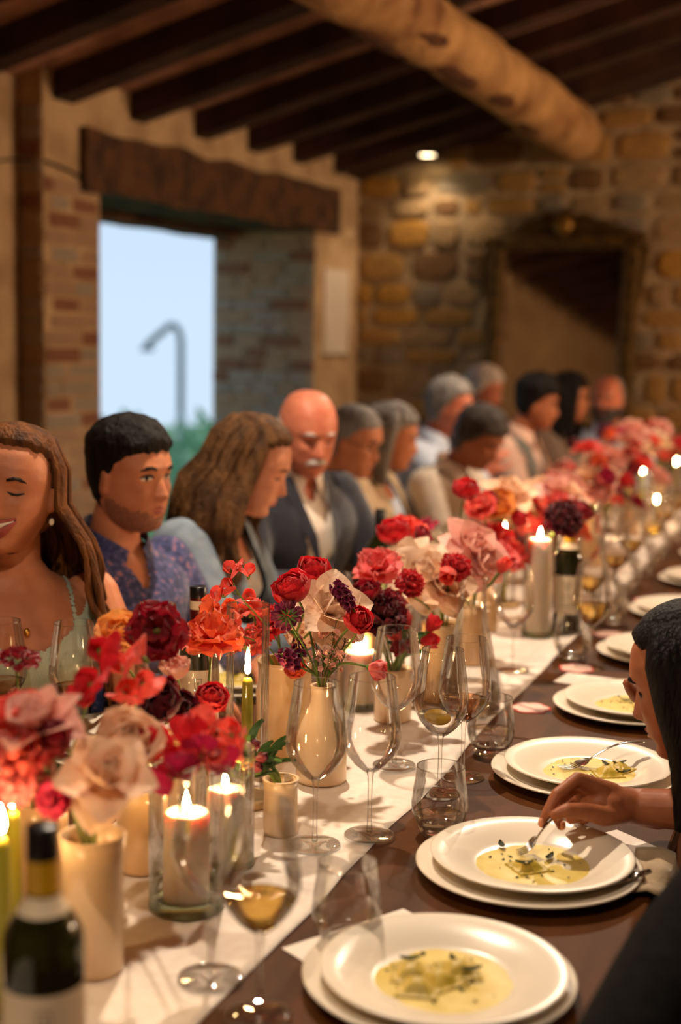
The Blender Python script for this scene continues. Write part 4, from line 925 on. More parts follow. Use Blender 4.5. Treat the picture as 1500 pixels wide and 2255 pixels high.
def locks(G, n, length, m, name='hair', wave=.012, wl=.16, rad=.012, az=(55, 180), seed=1, out=1.06, part_x=0.0, front=(), taper=.35, gravity_pull=None, both=True, top=.112, flare=0, min_z=None, curl_in=0):
    """long hair: locks that start along the parting, follow the skull and then hang"""
    r = random.Random(seed); parts = []; lst = []
    for i in range(n):
        s = (1 if i % 2 else -1) if both is True else both; lst.append((s, r.uniform(az[0], az[1])))
    lst += list(front)
    for s, a in lst:
        ar = math.radians(a); dx, dy = s * math.sin(ar), math.cos(ar); o = out * r.uniform(.97, 1.08); y0 = np.clip(dy * .07, -.075, .065)
        p0 = Vector((part_x + s * .006, y0 * .75, top + .006 - .35 * max(0, abs(y0) - .03))); w1 = Vector((dx * .058 * o, dy * .075 * o, .098)); w2 = Vector((dx * .081 * o, dy * .101 * o, .045)); w3 = Vector((dx * .087 * o, dy * .105 * o, -.02)); w4 = Vector((dx * (.088 + flare * .4) * o, dy * (.100 + flare * .3) * o, -.085))
        P = [G.H @ q for q in (p0, w1, w2, w3, w4)]; ph = r.uniform(0, 6.3); L_ = length * r.uniform(.8, 1.1); tn = (P[-1] - P[-2]).normalized(); d = Vector((tn.x * .4, tn.y * .4, -1)).normalized(); p = P[-1]; sd = Vector((-d.y, d.x, 0)) if abs(d.z) > .99 else d.cross(Vector((0, 0, 1))).normalized()
        sd = Vector((math.cos(ph), math.sin(ph), 0)); k = 0
        rd = (G.H.to_3x3() @ Vector((dx, dy, 0))); rd.z = 0
        while k * .028 < L_:
            k += 1; q = k * .028; dd = Vector((0, 0, -1)) + (d - Vector((0, 0, -1))) * math.exp(-q * 8) + rd * flare * math.exp(-q * 4); pp = p + dd.normalized() * .028
            if gravity_pull is not None: pp += gravity_pull * .028 * min(1, q * 4)
            p = pp; P.append(p + sd * wave * math.sin(2 * PI * q / wl + ph) * min(1, q * 8))
        if min_z is not None: mz = min_z + r.random() ** 2 * .10; P = [q for q in P if q.z > mz]
        m_ = len(P); R = [rad * r.uniform(.85, 1.15) * (.45 + .55 * min(1, j / 2.0)) * (1 - (1 - taper) * max(0, (j - 4) / max(1, m_ - 4)) ** 1.5) for j in range(m_)]
        parts.append(tube(P, [(q * .55, q * 1.25) for q in R], 7, ref=(G.H.to_3x3() @ Vector((dx, dy, .3)))))
    return ob(name, mk(name, *rel(merge(*parts), G.t.location), m), G.t)
def garment(G, name, m, inf=.008, sleeve=1.0, cut=None, vox=None, h0=.02, h1=1.0, label=None, extra=()):
    parts = [G.torso(inf, h0, h1)] + list(extra)
    if sleeve: parts += [G.arm(0, inf, sleeve), G.arm(1, inf, sleeve)]
    def kill(p):
        q = p - G.nb; x, y, z = q.dot(G.rt), q.dot(G.bd), q.z
        return cut(x, y, z) if cut else False
    o = remesh(name, merge(*parts), vox or max(.007, G.vox * 1.4), m, G.t, 2, kill if cut else None)
    if label: o['label'] = label
    return o
def trousers(G, m): remesh('trousers', merge(*(G.legs(.010) + [G.torso(.011, 0, .25)])), .012, m, G.t, 2)
def shoes(G, m): o = remesh('shoes', merge(*[xf((v, f), Matrix.Translation((0, 0, .002))) for v, f in G.feet]), .010, m, G.t, 0); return o
def collar(G, m, r=.066, h=.045, open_=.5, drop=.05, spread=1.0):
    """shirt collar: two leaves from the nape to the open front"""
    for s in (-1, 1):
        def fn(u, v):
            a = PI - u * (PI - open_ * .55); rr = r * (1 + .10 * v * spread); c = G.nb + G.rt * (s * math.sin(a) * rr) + G.bd * (-math.cos(a) * -1 * 0 + math.cos(a) * rr * .95 + .008)
            f = u ** 2; return c + Vector((0, 0, .030 - .028 * f + h * (1 - v) * (1 - .25 * f) - .035 * v * f - drop * f * .5)) + G.rt * (s * .020 * v * f)
        V, F = grid(14, 6, fn); V2 = [v + (v - G.nb).normalized() * .0025 for v in V]; o = ob('collar', mk('collar', *rel(merge((V, F), (V2, [tuple(reversed(q)) for q in F])), G.t.location), m), G.t)
fx = lambda a, c: (_r0 * a - _fh * c)
M_jeans = fab('dark_trousers', (40, 42, 54), (30, 32, 42)); M_shoe = pm('dark_shoe_leather', srgb(40, 30, 24), srgb(28, 20, 16), 12, .5)
def low(G): trousers(G, M_jeans); shoes(G, M_shoe)

# 1 laughing woman at the left edge
G = guest('laughing woman in pale green top with long brown hair', at_d(30, 1078, 2.55), fx(-.10, 1), -3, -5, Vector((.70, -.72, 0)), .05, .92, 'tan', 1, .9, .95, .0048)
faceparts(G, HA['dark'], 'down', .0026, (178, 80, 72), smile=1)
shell(G, 'hair_cap', short_mask(.092, .066, -.09, .012), .010, HA['brown'], .2)
locks(G, 54, .30, HA['brown'], wave=.014, rad=.013, az=(94, 178), seed=3, out=1.06, front=[(1, 84), (-1, 84), (1, 88), (-1, 88)], flare=.12)
garment(G, 'camisole_top', fab('sage_satin', (186, 196, 176), (160, 174, 152), 12), .007, 0, lambda x, y, z: z > (-.135 + .085 * (abs(x) / .13) ** 2 if y > 0 else -.17) and not (abs(abs(x) - .095) < .007 and z < -.0), .006)
part(G, 'earring', ellip((-.079, .002, -.052), (.005, .005, .007)), pm('pearl', srgb(230, 214, 190), srgb(214, 196, 170), 6, .2)); part(G, 'earring', ellip((.079, .002, -.052), (.005, .005, .007)), pm('pearl', (1, 1, 1, 1)))
neck = [G.nb + G.rt * (.062 * math.sin(a)) + G.bd * (.03 + .062 * math.cos(a)) + Vector((0, 0, -.01 - .085 * max(0, math.cos(a)) ** 2)) for a in np.linspace(-1.9, 1.9, 15)]
M_goldj = pm('gold_jewellery', srgb(226, 178, 84), srgb(206, 156, 66), 9, .25, metal=1)
pend = G.nb + G.bd * .118 + Vector((0, 0, -.10)); ob('necklace_pendant', mk('necklace_pendant', *rel(ellip(pend, (.006, .006, .008)), G.t.location), M_goldj), G.t)
low(G)
# 2 man in the patterned shirt
G = guest('man with short dark hair in blue patterned shirt', at_d(286, 1048, 2.95), fx(.80, .55), 2, 0, Vector((.95, -.30, 0)), .07, 1.04, 'tan', 0, 1.05, 1.03, .0046)
faceparts(G, HA['dark'], 'open', .0036, (176, 92, 80))
shell(G, 'hair', short_mask(.064, .034, -.060), lambda x, y, z: .005 + .014 * max(0, min(1, (z - .03) / .06)), HA['black'], .35)
shell(G, 'stubble', lambda x, y, z: min(1, (np.interp(y, [0, .05, .09], [-.02, -.042, -.050]) - z) / .030 + .35 * noise.noise(Vector((x * 200, y * 200, z * 200)))) * (1 if y > -.005 else max(0, 1 + (y + .005) * 60)) * (0 if (abs(x) < .024 and -.072 < z < -.053) else 1), .0012, pm('stubble_skin', srgb(150, 96, 70), srgb(126, 80, 58), 160, .7), 0, .003)
M_pat = pm('cloth_navy_paisley', srgb(38, 44, 84), srgb(66, 74, 122), 75, .85, c3=srgb(156, 104, 116), ramp=(.40, .58), detail=2, sheen=.2)
garment(G, 'patterned_shirt', M_pat, .010, 1.0, lambda x, y, z: y > .0 and z > -.085 and abs(x) < .036 * (1 - (-z - .0) / .09) + .003 or z > .02, .007); collar(G, M_pat, .070, .030, .55, .06); low(G)
# 3 woman in the denim jacket
G = guest('woman with long wavy brown hair in pale denim jacket', at_d(552, 1024, 3.36), fx(.96, .10), 22, 0, Vector((.95, .10, 0)), .14, .97, 'fair', 1, .95, .95, .0048)
faceparts(G, HA['brown'], 'down', .0022, (186, 96, 84)); shell(G, 'hair_cap', short_mask(.088, .06, -.09, .012), .014, HA['lightbrown'], .2)
locks(G, 70, .20, HA['lightbrown'], wave=.016, wl=.13, rad=.014, az=(84, 180), seed=8, out=1.10, front=[(1, 78), (-1, 78), (1, 82), (-1, 82), (1, 80)], flare=.10)
garment(G, 'floral_blouse', pm('cloth_floral', srgb(170, 176, 178), srgb(196, 170, 150), 60, .85, c3=srgb(120, 110, 84)), .008, 0, lambda x, y, z: y > 0 and z > -.11 and abs(x) < .05 or z > .0, .009)
M_den = pm('cloth_denim', srgb(132, 146, 158), srgb(106, 122, 136), 24, .9, bump=.3, bscale=200)
garment(G, 'denim_jacket', M_den, .022, 1.0, lambda x, y, z: y > .02 and abs(x) < .052 + .02 * min(1, max(0, -z / .2)) or z > .015, .009); collar(G, M_den, .082, .03, .9, .09, 2.0); low(G)
# 4 bald man
G = guest('bald man with white moustache in navy blazer', at_d(676, 952, 3.9), fx(.42, .85), 16, 0, Vector((.88, -.45, 0)), .10, 1.1, 'ruddy', 0, 1.15, 1.1, .0055, hk=1.03)
faceparts(G, HA['white'], 'down', .0030, (178, 100, 84)); shell(G, 'hair', lambda x, y, z: min((-.0 - y) / .012, (.036 - z) / .014, (z + .07) / .012), .0035, HA['white'], .4)
part(G, 'moustache', drape(G.bvh, strip([(-.033, -.064), (-.024, -.0545), (-.010, -.050), (0, -.0515), (.010, -.050), (.024, -.0545), (.033, -.064)], [.0022, .0050, .0060, .0052, .0060, .0050, .0022]), .0045, .006), HA['white'])
M_shirtw = fab('white_shirt', (226, 216, 204), (216, 204, 190), 20); M_navy = fab('navy_blazer', (26, 30, 46), (18, 21, 34), 60)
garment(G, 'white_shirt', M_shirtw, .009, 1.0, lambda x, y, z: y > 0 and z > -.055 and abs(x) < .026 + z * .3 or z > .03, .009); collar(G, M_shirtw, .074, .036, .45, .05)
garment(G, 'navy_blazer', M_navy, .024, .97, lambda x, y, z: y > .0 and abs(x) < .074 * (1 - min(1, max(0, (-z - .03) / .36))) + .008 or z > .012, .010); low(G)
for s in (-1, 1):
    V, F = grid(5, 9, lambda u, v: G.nb + G.rt * (s * (.062 + .040 * u * math.sin(PI * min(1, .25 + .75 * v)) - .045 * v)) + G.bd * (.060 + .085 * min(1, v * 1.6) + .006 - .010 * u) + Vector((0, 0, .015 - .27 * v))); ob('lapel', mk('lapel', *rel((V, F), G.t.location), M_navy), G.t)
# 5 man with glasses
G = guest('man with cropped grey hair and glasses in beige jacket', at_d(778, 970, 4.52), fx(.85, .42), 16, 0, Vector((.95, -.2, 0)), .12, 1.0, 'tan', 0, 1, 1, .0075)
faceparts(G, HA['darkgrey'], 'down', .0028, (168, 96, 84)); shell(G, 'hair', short_mask(.072, .034, -.06), .005, HA['grey'], .3)
for s in (-1, 1):
    P = [Vector((s * .031 + .021 * math.cos(a), .097, .003 + .016 * math.sin(a))) for a in np.linspace(0, 2 * PI, 17)]; part(G, 'spectacle_rim', tube(P, .0014, 6), M_black); part(G, 'spectacle_arm', tube([Vector((s * .052, .096, .006)), Vector((s * .072, .06, .008)), Vector((s * .079, -.005, .008))], .0013, 6), M_black)
part(G, 'spectacle_bridge', tube([Vector((-.010, .098, .006)), Vector((0, .112, .008)), Vector((.010, .098, .006))], .0013, 6), M_black)
M_bei = fab('beige_linen', (196, 172, 136), (178, 154, 120)); M_ltb = fab('pale_blue', (196, 208, 226), (180, 194, 216))
garment(G, 'pale_shirt', M_ltb, .009, 0, lambda x, y, z: z > .03, .011); collar(G, M_ltb, .07, .03, .5)
garment(G, 'beige_jacket', M_bei, .022, 1.0, lambda x, y, z: y > 0 and abs(x) < .06 * (1 - min(1, max(0, (-z) / .34))) + .006 or z > .012, .012); low(G)
# 6 grey haired woman
G = guest('woman with chin length grey hair in beige cardigan', at_d(862, 962, 4.97), fx(.93, .15), 12, 0, Vector((.97, 0, 0)), .12, .95, 'tan', 1, 1, 1, .008)
faceparts(G, HA['grey'], 'down', .0024, (172, 96, 84)); shell(G, 'hair_cap', short_mask(.07, .03, -.09), .014, HA['grey'], .4); locks(G, 30, .06, HA['grey'], wave=.006, rad=.016, az=(74, 178), seed=5, out=1.1)
garment(G, 'white_blouse', M_ltb, .009, 0, lambda x, y, z: z > .0 or (y > 0 and z > -.08 and abs(x) < .04), .012); garment(G, 'beige_cardigan', M_bei, .022, 1.0, lambda x, y, z: y > 0 and abs(x) < .06 or z > .012, .012); low(G)
# 7 grey haired man in the light blue shirt, hand raised
H7 = at_d(990, 893, 5.8); b7 = Vector((1, -.05, 0))
G = guest('grey haired man in light blue shirt with raised hand', H7, fx(.9, .35), 8, 0, b7, .12, 1.08, 'ruddy', 0, 1, 1, .008, hands=(None, (H7 + Vector((.12, -.34, -.36)), H7 + Vector((.22, -.20, -.27)), Vector((.35, .25, .9)), Vector((.3, .9, 0)), .5)))
faceparts(G, HA['grey'], 'open', .003, (168, 92, 80)); shell(G, 'hair', short_mask(.066, .026, -.07), .014, HA['grey'], .4)
garment(G, 'light_blue_shirt', M_ltb, .013, .9, lambda x, y, z: y > 0 and z > -.08 and abs(x) < .028 or z > .02, .011); collar(G, M_ltb, .074, .034, .5); low(G)
# 8 guest with the dark grey bowl cut, bent over the table
G = guest('guest with dark grey bobbed hair bent over the table', at_d(1056, 962, 5.2), fx(.75, .62), 30, 0, Vector((.95, -.25, 0)), .26, .95, 'brown', 1, 1, 1, .008)
faceparts(G, HA['darkgrey'], 'down', .0026, (128, 66, 56)); shell(G, 'hair', short_mask(.058, .006, -.075), .016, HA['darkgrey'], .4); garment(G, 'cream_blouse', fab('cream_blouse', (216, 204, 188), (202, 190, 172)), .014, .9, lambda x, y, z: y > 0 and z > -.07 and abs(x) < .04 or z > .01, .012); collar(G, M_shirtw, .072, .03, .6); low(G)
# 9 blond guest behind
G = guest('guest with pale blond hair glimpsed behind the grey haired man', at_d(1066, 858, 7.1), fx(.8, .4), 10, 0, Vector((1, 0, 0)), .12, .95, 'ruddy', 1, 1, 1, .010)
faceparts(G, HA['blond'], 'down', .0024); shell(G, 'hair', short_mask(.06, .02, -.09), .018, HA['white'], .4); garment(G, 'cream_top', M_shirtw, .014, .9, lambda x, y, z: z > .0, .013); low(G)
# 10 dark haired man
G = guest('dark haired man in grey waistcoat and pink sleeves', at_d(1182, 888, 6.2), fx(.92, .25), 10, 0, Vector((.98, -.1, 0)), .16, 1.02, 'brown', 0, 1.05, 1, .008)
faceparts(G, HA['black'], 'open', .0036, (130, 70, 60)); shell(G, 'hair', short_mask(.062, .024, -.06), lambda x, y, z: .008 + .020 * max(0, min(1, (z - .02) / .06)), HA['black'], .4)
M_psh = fab('pink_shirt', (214, 178, 158), (198, 160, 142)); garment(G, 'pink_shirt', M_psh, .010, .97, lambda x, y, z: y > 0 and z > -.06 and abs(x) < .028 or z > .02, .011); collar(G, M_psh, .072, .034, .5); garment(G, 'grey_waistcoat', fab('grey_waistcoat', (104, 102, 96), (86, 84, 80)), .020, 0, lambda x, y, z: abs(x) > .135 and z > -.22 or y > 0 and abs(x) < .055 * (1 - min(1, max(0, -z / .3))) + .004 or z > .0, .012); low(G)
# 11, 12 far guests
G = guest('guest with black hair partly hidden beyond the dark haired man', at_d(1252, 876, 6.7), fx(.9, .3), 6, 0, Vector((1, -.1, 0)), .1, .95, 'brown', 1, 1, 1, .010)
faceparts(G, HA['black'], 'open', .003); shell(G, 'hair_cap', short_mask(.064, .03, -.09), .016, HA['black'], .4); locks(G, 26, .1, HA['black'], wave=.005, rad=.016, seed=9); garment(G, 'brown_top', fab('brown_top', (92, 68, 50), (76, 56, 42)), .012, .9, lambda x, y, z: z > .0, .013); low(G)
G = guest('bearded guest in pale blue shirt at the far table end', at_d(1338, 880, 7.02), fx(-.5, .85), 0, 0, Vector((0, -1, 0)), .05, 1.0, 'ruddy', 0, 1, 1, .010)
faceparts(G, HA['grey'], 'open', .003); shell(G, 'hair', lambda x, y, z: min((.0 - y) / .012, (z + .07) / .012), .008, HA['grey'], .4); shell(G, 'beard', lambda x, y, z: min(1, (-.035 - z) / .014) * (1 if y > -.02 else 0) * (0 if (abs(x) < .022 and -.07 < z < -.056) else 1), .012, HA['darkgrey'], .4)
garment(G, 'pale_blue_shirt', M_ltb, .012, .97, lambda x, y, z: y > 0 and z > -.07 and abs(x) < .028 or z > .02, .012); collar(G, M_ltb, .072, .034, .5); low(G)

# 13 the woman eating at the right: head bent low over her plate, right hand on the fork
HR = at_d(1532, 1500, 2.06); Wp = at_d(1396, 1776, 2.05)
def A(px, py, d): return at_d(px, py, d)
fingers = [limb([A(1345, 1752, 2.04), A(1272, 1716, 2.005)], [.021, .0115], 12), limb([A(1352, 1762, 2.05), A(1268, 1728, 2.03)], [.022, .0115], 12), limb([A(1352, 1772, 2.06), A(1276, 1745, 2.052)], [.022, .0112], 12), limb([A(1358, 1782, 2.06), A(1290, 1766, 2.068)], [.021, .0105], 12),
           limb([A(1272, 1716, 2.005), A(1226, 1750, 1.982), A(1206, 1788, 1.974), A(1193, 1814, 1.972)], [.0108, .0094, .0082, .0064], 12), limb([A(1268, 1728, 2.03), A(1228, 1768, 2.012), A(1226, 1800, 1.996), A(1236, 1820, 1.986)], [.0108, .0094, .0082, .0066], 12),
           limb([A(1276, 1745, 2.052), A(1242, 1785, 2.036), A(1258, 1805, 2.015), A(1280, 1800, 2.010)], [.0102, .009, .008, .0066], 12), limb([A(1290, 1766, 2.068), A(1266, 1796, 2.054), A(1284, 1808, 2.036), A(1300, 1800, 2.03)], [.0094, .0082, .0074, .006], 12),
           limb([A(1372, 1790, 2.03), A(1330, 1797, 2.0), A(1284, 1786, 1.972), A(1248, 1784, 1.958), A(1222, 1794, 1.956)], [.017, .0158, .0125, .0108, .0076], 12), ellip(A(1322, 1764, 2.03), (.036, .030, .020), 14, 10), limb([A(1450, 1785, 2.07), A(1396, 1776, 2.05), A(1335, 1766, 2.035)], [.029, .0275, .026], 16)]
guest.extra = fingers
EL = Vector((.06, 1.93, .80)); EL = at_d(1640, 1850, 2.10)
shL = HR + Vector((.10, .16, -.18)); 
G = guest('dark haired woman bent over her plate holding a fork', HR, Vector((-.99, .10, 0)), 18, 0, Vector((-1, -.02, 0)), .30, .92, 'brown', 1, .9, .92, .0036,
          hands=((Vector((.04, 2.02, .83)), Wp, Vector((-1, 0, 0)), Vector((0, 0, -1)), None), (HR + Vector((.06, .22, -.17)), HR + Vector((-.055, .13, -.075)), Vector((-.25, -.35, .9)), Vector((.5, -.8, 0)), .55)))
M_nail = pm('nail', srgb(226, 150, 116), srgb(214, 138, 106), 9, .25)
for (px, py, d) in ((1192, 1812, 1.966), (1240, 1818, 1.980)): ob('fingernail', mk('fingernail', *rel(ellip(A(px, py, d), (.0042, .0048, .0068), 10, 8), G.t.location), M_nail), G.t)
faceparts(G, HA['black'], 'down', .0026, (160, 84, 70)); shell(G, 'hair_cap', short_mask(.086, .056, -.09, .012), .010, HA['black'], .12)
locks(G, 84, .36, HA['black'], wave=.008, wl=.26, rad=.0095, az=(78, 176), seed=4, out=1.07, front=[(-1, a) for a in (70, 72, 74, 76, 78, 80, 82, 84)] + [(1, 74), (1, 78)], min_z=.775, taper=.12)
locks(G, 26, .40, HA['black'], name='hair_strands', wave=.010, wl=.22, rad=.0075, az=(72, 118), seed=41, out=1.07, both=-1, min_z=.772, taper=.10, gravity_pull=Vector((-.05, -.22, 0)))
garment(G, 'white_top', fab('white_top', (222, 212, 196), (206, 196, 180)), .010, .42, lambda x, y, z: z > .02 and abs(x) < .07, .008); low(G)
# 14 the guest in black at the lower right corner
G = guest('guest in black with light brown hair at the lower right corner', Vector((.17, 1.36, 1.16)), Vector((-.9, .45, 0)), 10, 0, Vector((-.95, .10, 0)), .14, 1.0, 'fair', 1, 1, 1, .007,
          hands=((Vector((.04, 1.08, .78)), Vector((-.06, 1.18, .64)), Vector((-.6, .5, 0)), Vector((0, 0, -1)), .3), (Vector((-.11, 1.57, .87)), Vector((-.175, 1.22, .822)), Vector((-.1, -1, 0)), Vector((0, 0, -1)), .4)))
faceparts(G, HA['brown'], 'down', .0024); shell(G, 'hair_cap', short_mask(.072, .04, -.09), .012, HA['lightbrown'], .4); locks(G, 40, .22, HA['lightbrown'], wave=.012, rad=.014, az=(74, 178), seed=14)
garment(G, 'black_jumper', pm('cloth_black_knit', srgb(20, 19, 20), srgb(12, 11, 12), 60, .95, bump=.3, bscale=300, spec=.1), .020, 1.0, lambda x, y, z: z > .01, .010); low(G)

# ================================================================== vases and flowers
M_cer = pm('cream_ceramic', srgb(222, 186, 138), srgb(208, 170, 120), 5, .28, coat=.4, bump=.03); M_cer2 = pm('white_ceramic', srgb(228, 200, 162), srgb(216, 184, 144), 5, .35, coat=.2, bump=.03)
VASES = {}
def vase(key, x, y, prof, label, m=M_cer):
    h = max(p[1] for p in prof); z = RZ + .001
    inner = [(max(r_ - .004, .004), zz) for r_, zz in reversed(prof) if zz > .012]
    full = [(0, .001)] + prof + inner + [(0, .012)]
    t = thing('ceramic_vase', label, 'vase', (x, y, z), group='cream ceramic vases')
    ob('body', mk('body', *lathe(full, 44), m), t); rt = prof[-1][0]
    ob('lip', mk('lip', *lathe([(rt + .0005, h - .001), (rt + .0008, h + .0006), (rt - .0015, h + .0014), (rt - .0042, h + .0006), (rt - .0042, h - .001)], 44), m), t)
    VASES[key] = (Vector((x, y, z + h)), prof[-1][0] - .006, h)
def cyl(r, h, f=1.0): return [(r * .96, .001), (r, .006), (r, h * .55), (r * (1 + f * .02), h * .7), (r * (1 - .06 * f), h * .78), (r * (1 - .05 * f), h * .95), (r * (1 - .03 * f), h)]
def botl(r, h): return [(r * .97, .001), (r, .005), (r, h * .36), (r * .97, h * .46), (r * .82, h * .60), (r * .58, h * .73), (r * .45, h * .82), (r * .43, h * .92), (r * .46, h)]
def flare(r, h): return [(r * .96, .001), (r, .006), (r, h * .5), (r * .98, h * .8), (r * 1.06, h)]
p = on_z(625, 1663); vase('v1', p.x, p.y, cyl(.051, .172), 'wide cream cylinder vase behind the bottle vase')
p = on_z(707, 1722); vase('v2', p.x, p.y, botl(.0435, .165), 'cream bottle shaped vase in sharp focus', M_cer2)
p = on_z(205, 2140); vase('v3', p.x, p.y, flare(.0365, .165), 'tall cream cylinder vase nearest the camera', M_cer2)
vase('v0', -.955, 1.46, flare(.040, .15), 'cream vase hidden behind the nearest bottle'); vase('v4', -.90, 1.64, flare(.036, .12), 'small cream vase behind the nearest pillar candle')
vase('v4b', -.945, 1.86, flare(.038, .13), 'cream vase left of the taper candle'); vase('v4c', -.775, 1.845, flare(.026, .085), 'tiny cream vase with dark buds before the taper candle', M_cer2)
p = on_z(885, 1592); vase('v5a', p.x - .02, p.y, cyl(.037, .105), 'short cream pot holding red tulips', M_cer2)
p = on_z(966, 1560); vase('v5', p.x - .01, p.y + .05, cyl(.045, .165, .5), 'cream pot behind the glass carafe')
for i, (x, y) in enumerate(((-.93, 2.62), (-.80, 3.05), (-.88, 3.42), (-.78, 3.85), (-.90, 4.2), (-.80, 4.62), (-.88, 5.02), (-.80, 5.45), (-.87, 5.88), (-.80, 6.3))):
    vase('f%d' % i, x, y, (cyl(.042, .15, .6), flare(.04, .14), botl(.05, .17))[i % 3], 'cream vase in the flower row, %s beyond the carafe' % ('first', 'second', 'third', 'fourth', 'fifth', 'sixth', 'seventh', 'eighth', 'ninth', 'tenth')[i])

def petal_col(name, c1, c2, tl=.35): return pm('petal_' + name, srgb(*c1), srgb(*c2), 45, .55, translucent=tl, bump=.15, bscale=120, sheen=.15)
PC = dict(red=petal_col('red', (228, 42, 50), (202, 26, 40)), coral=petal_col('coral', (248, 106, 88), (236, 78, 70)), orange=petal_col('orange', (240, 112, 62), (228, 84, 52)), peach=petal_col('peach', (248, 214, 182), (242, 198, 162), .25),
          white=petal_col('white', (246, 222, 196), (240, 206, 176), .22), blush=petal_col('blush', (240, 186, 168), (232, 164, 150), .3), burgundy=petal_col('burgundy', (104, 10, 28), (78, 6, 22)), crimson=petal_col('crimson', (160, 14, 36), (130, 10, 30)),
          purple=petal_col('purple', (134, 24, 74), (98, 14, 58)), pink=petal_col('pink', (242, 126, 120), (230, 96, 98)), yellow=petal_col('yellow', (250, 186, 100), (244, 156, 84)), magenta=petal_col('magenta', (206, 36, 84), (176, 24, 66)))
M_stem = pm('flower_stem', srgb(112, 134, 52), srgb(84, 108, 40), 20, .55, translucent=.15); M_leaf = pm('flower_leaf', srgb(74, 104, 44), srgb(52, 82, 36), 26, .55, translucent=.25)
M_core = pm('flower_core', srgb(120, 104, 40), srgb(60, 56, 28), 60, .7)

def petal(L_, W_, a0, a1, cup=.4, point=0, ruf=0, seed=0, nu=7, nv=8, r0=0, z0=0):
    a0, a1 = math.radians(a0), math.radians(a1); rr, zz = [r0], [z0]; ang = [a0 + (a1 - a0) * k / (nv - 1) for k in range(nv)]
    for k in range(1, nv):
        m_ = (ang[k] + ang[k - 1]) / 2; rr.append(rr[-1] + L_ / (nv - 1) * math.cos(m_)); zz.append(zz[-1] + L_ / (nv - 1) * math.sin(m_))
    def w(v):
        rd = min(1, .28 + (v / .5) ** .8 * .72) * math.sqrt(max(.02, 1 - max(0, (v - .55) / .47) ** 2)); pt = (.25 + .75 * min(1, v / .45)) * (1 if v < .5 else max(.04, 1 - ((v - .5) / .5) ** 1.6))
        return W_ * (rd * (1 - point) + pt * point)
    def fn(u, v):
        k = int(round(v * (nv - 1))); q = 2 * u - 1; y = q * w(v); n = (-math.sin(ang[k]), math.cos(ang[k])); o = cup * w(v) * q * q + ruf * W_ * v * v * (math.sin(5.3 * q + seed) + .6 * math.sin(11 * q + seed * 2)) * .5
        ln = ruf * W_ * .35 * math.sin(8 * q + seed * 3) * (v > .95)
        return (rr[k] + n[0] * o + ln * math.cos(ang[k]), y, zz[k] + n[1] * o + ln * math.sin(ang[k]))
    return grid(nu, nv, fn)
# kind: layers of (count, length, half width, base angle, tip angle, cup, point, ruffle, base radius, base height)
KINDS = {
    'ranunculus': [(5, .020, .011, 84, 158, .5, 0, .05, .003, .014), (6, .025, .014, 74, 148, .5, 0, .06, .005, .010), (7, .029, .0155, 62, 140, .5, 0, .07, .006, .007), (7, .034, .018, 46, 130, .45, 0, .08, .006, .004), (8, .037, .019, 30, 118, .4, 0, .08, .006, .002), (7, .038, .020, 12, 100, .35, 0, .1, .005, 0)],
    'rose': [(3, .036, .019, 88, 112, .6, .1, .05, .003, .006), (4, .042, .024, 76, 98, .5, .2, .05, .005, .004), (4, .052, .030, 58, 56, .35, .55, .06, .006, .002), (5, .064, .030, 34, -6, .22, .9, .05, .006, 0), (3, .060, .030, 10, -36, .15, .9, .05, .006, 0)],
    'garden_rose': [(5, .028, .017, 88, 130, .5, 0, .06, .003, .010), (6, .036, .022, 74, 118, .5, 0, .08, .005, .007), (7, .044, .027, 54, 100, .4, 0, .08, .006, .004), (7, .052, .032, 30, 62, .3, .1, .1, .006, .001)],
    'poppy': [(5, .030, .019, 48, 72, .25, 0, .35, .003, .003), (6, .040, .023, 22, 46, .2, 0, .4, .003, .001), (6, .044, .024, 0, 12, .15, 0, .45, .003, 0)],
    'tulip': [(3, .046, .020, 62, 108, .55, .35, .03, .004, .001), (3, .050, .021, 52, 104, .5, .4, .03, .005, 0)],
    'peony': [(5, .030, .019, 82, 130, .5, 0, .1, .004, .006), (6, .040, .025, 62, 118, .5, 0, .12, .006, .003), (6, .048, .029, 34, 90, .4, 0, .14, .006, 0)],
    'carnation': [(6, .022, .013, 82, 96, .2, 0, .6, .002, .012), (8, .028, .016, 62, 70, .2, 0, .65, .003, .010), (9, .032, .018, 36, 40, .15, 0, .7, .003, .008), (9, .033, .018, 8, 6, .1, 0, .7, .003, .006)],
    'lisianthus': [(4, .034, .020, 70, 92, .4, .1, .2, .003, .002), (5, .042, .025, 52, 62, .3, .1, .28, .004, 0)],
    'side_peony': [(5, .034, .020, 72, 112, .55, .1, .05, .004, .002), (6, .040, .023, 46, 104, .5, .1, .06, .006, 0)],
}
HT = dict(ranunculus=.022, rose=.026, garden_rose=.028, poppy=.018, tulip=.026, peony=.026, carnation=.022, lisianthus=.022, side_peony=.024)
PM, JM = {}, {}
def petal_meshes(kind, col):
    if (kind, col) not in PM:
        PM[kind, col] = [(n, [mk('petal', *petal(L_, W_, a0, a1, cup, pt, ruf, sd * 1.7 + li, r0=r0, z0=z0), PC[col]) for sd in range(2)]) for li, (n, L_, W_, a0, a1, cup, pt, ruf, r0, z0) in enumerate(KINDS[kind])]
    return PM[kind, col]
core_me = mk('bloom', *lathe([(0, -.006), (.003, -.005), (.0065, -.001), (.0075, .003), (.005, .008), (0, .011)], 14), M_core)
green_me = mk('bloom', *lathe([(0, -.006), (.003, -.005), (.0065, -.001), (.0075, .002), (.004, .005), (0, .006)], 14), M_stem)
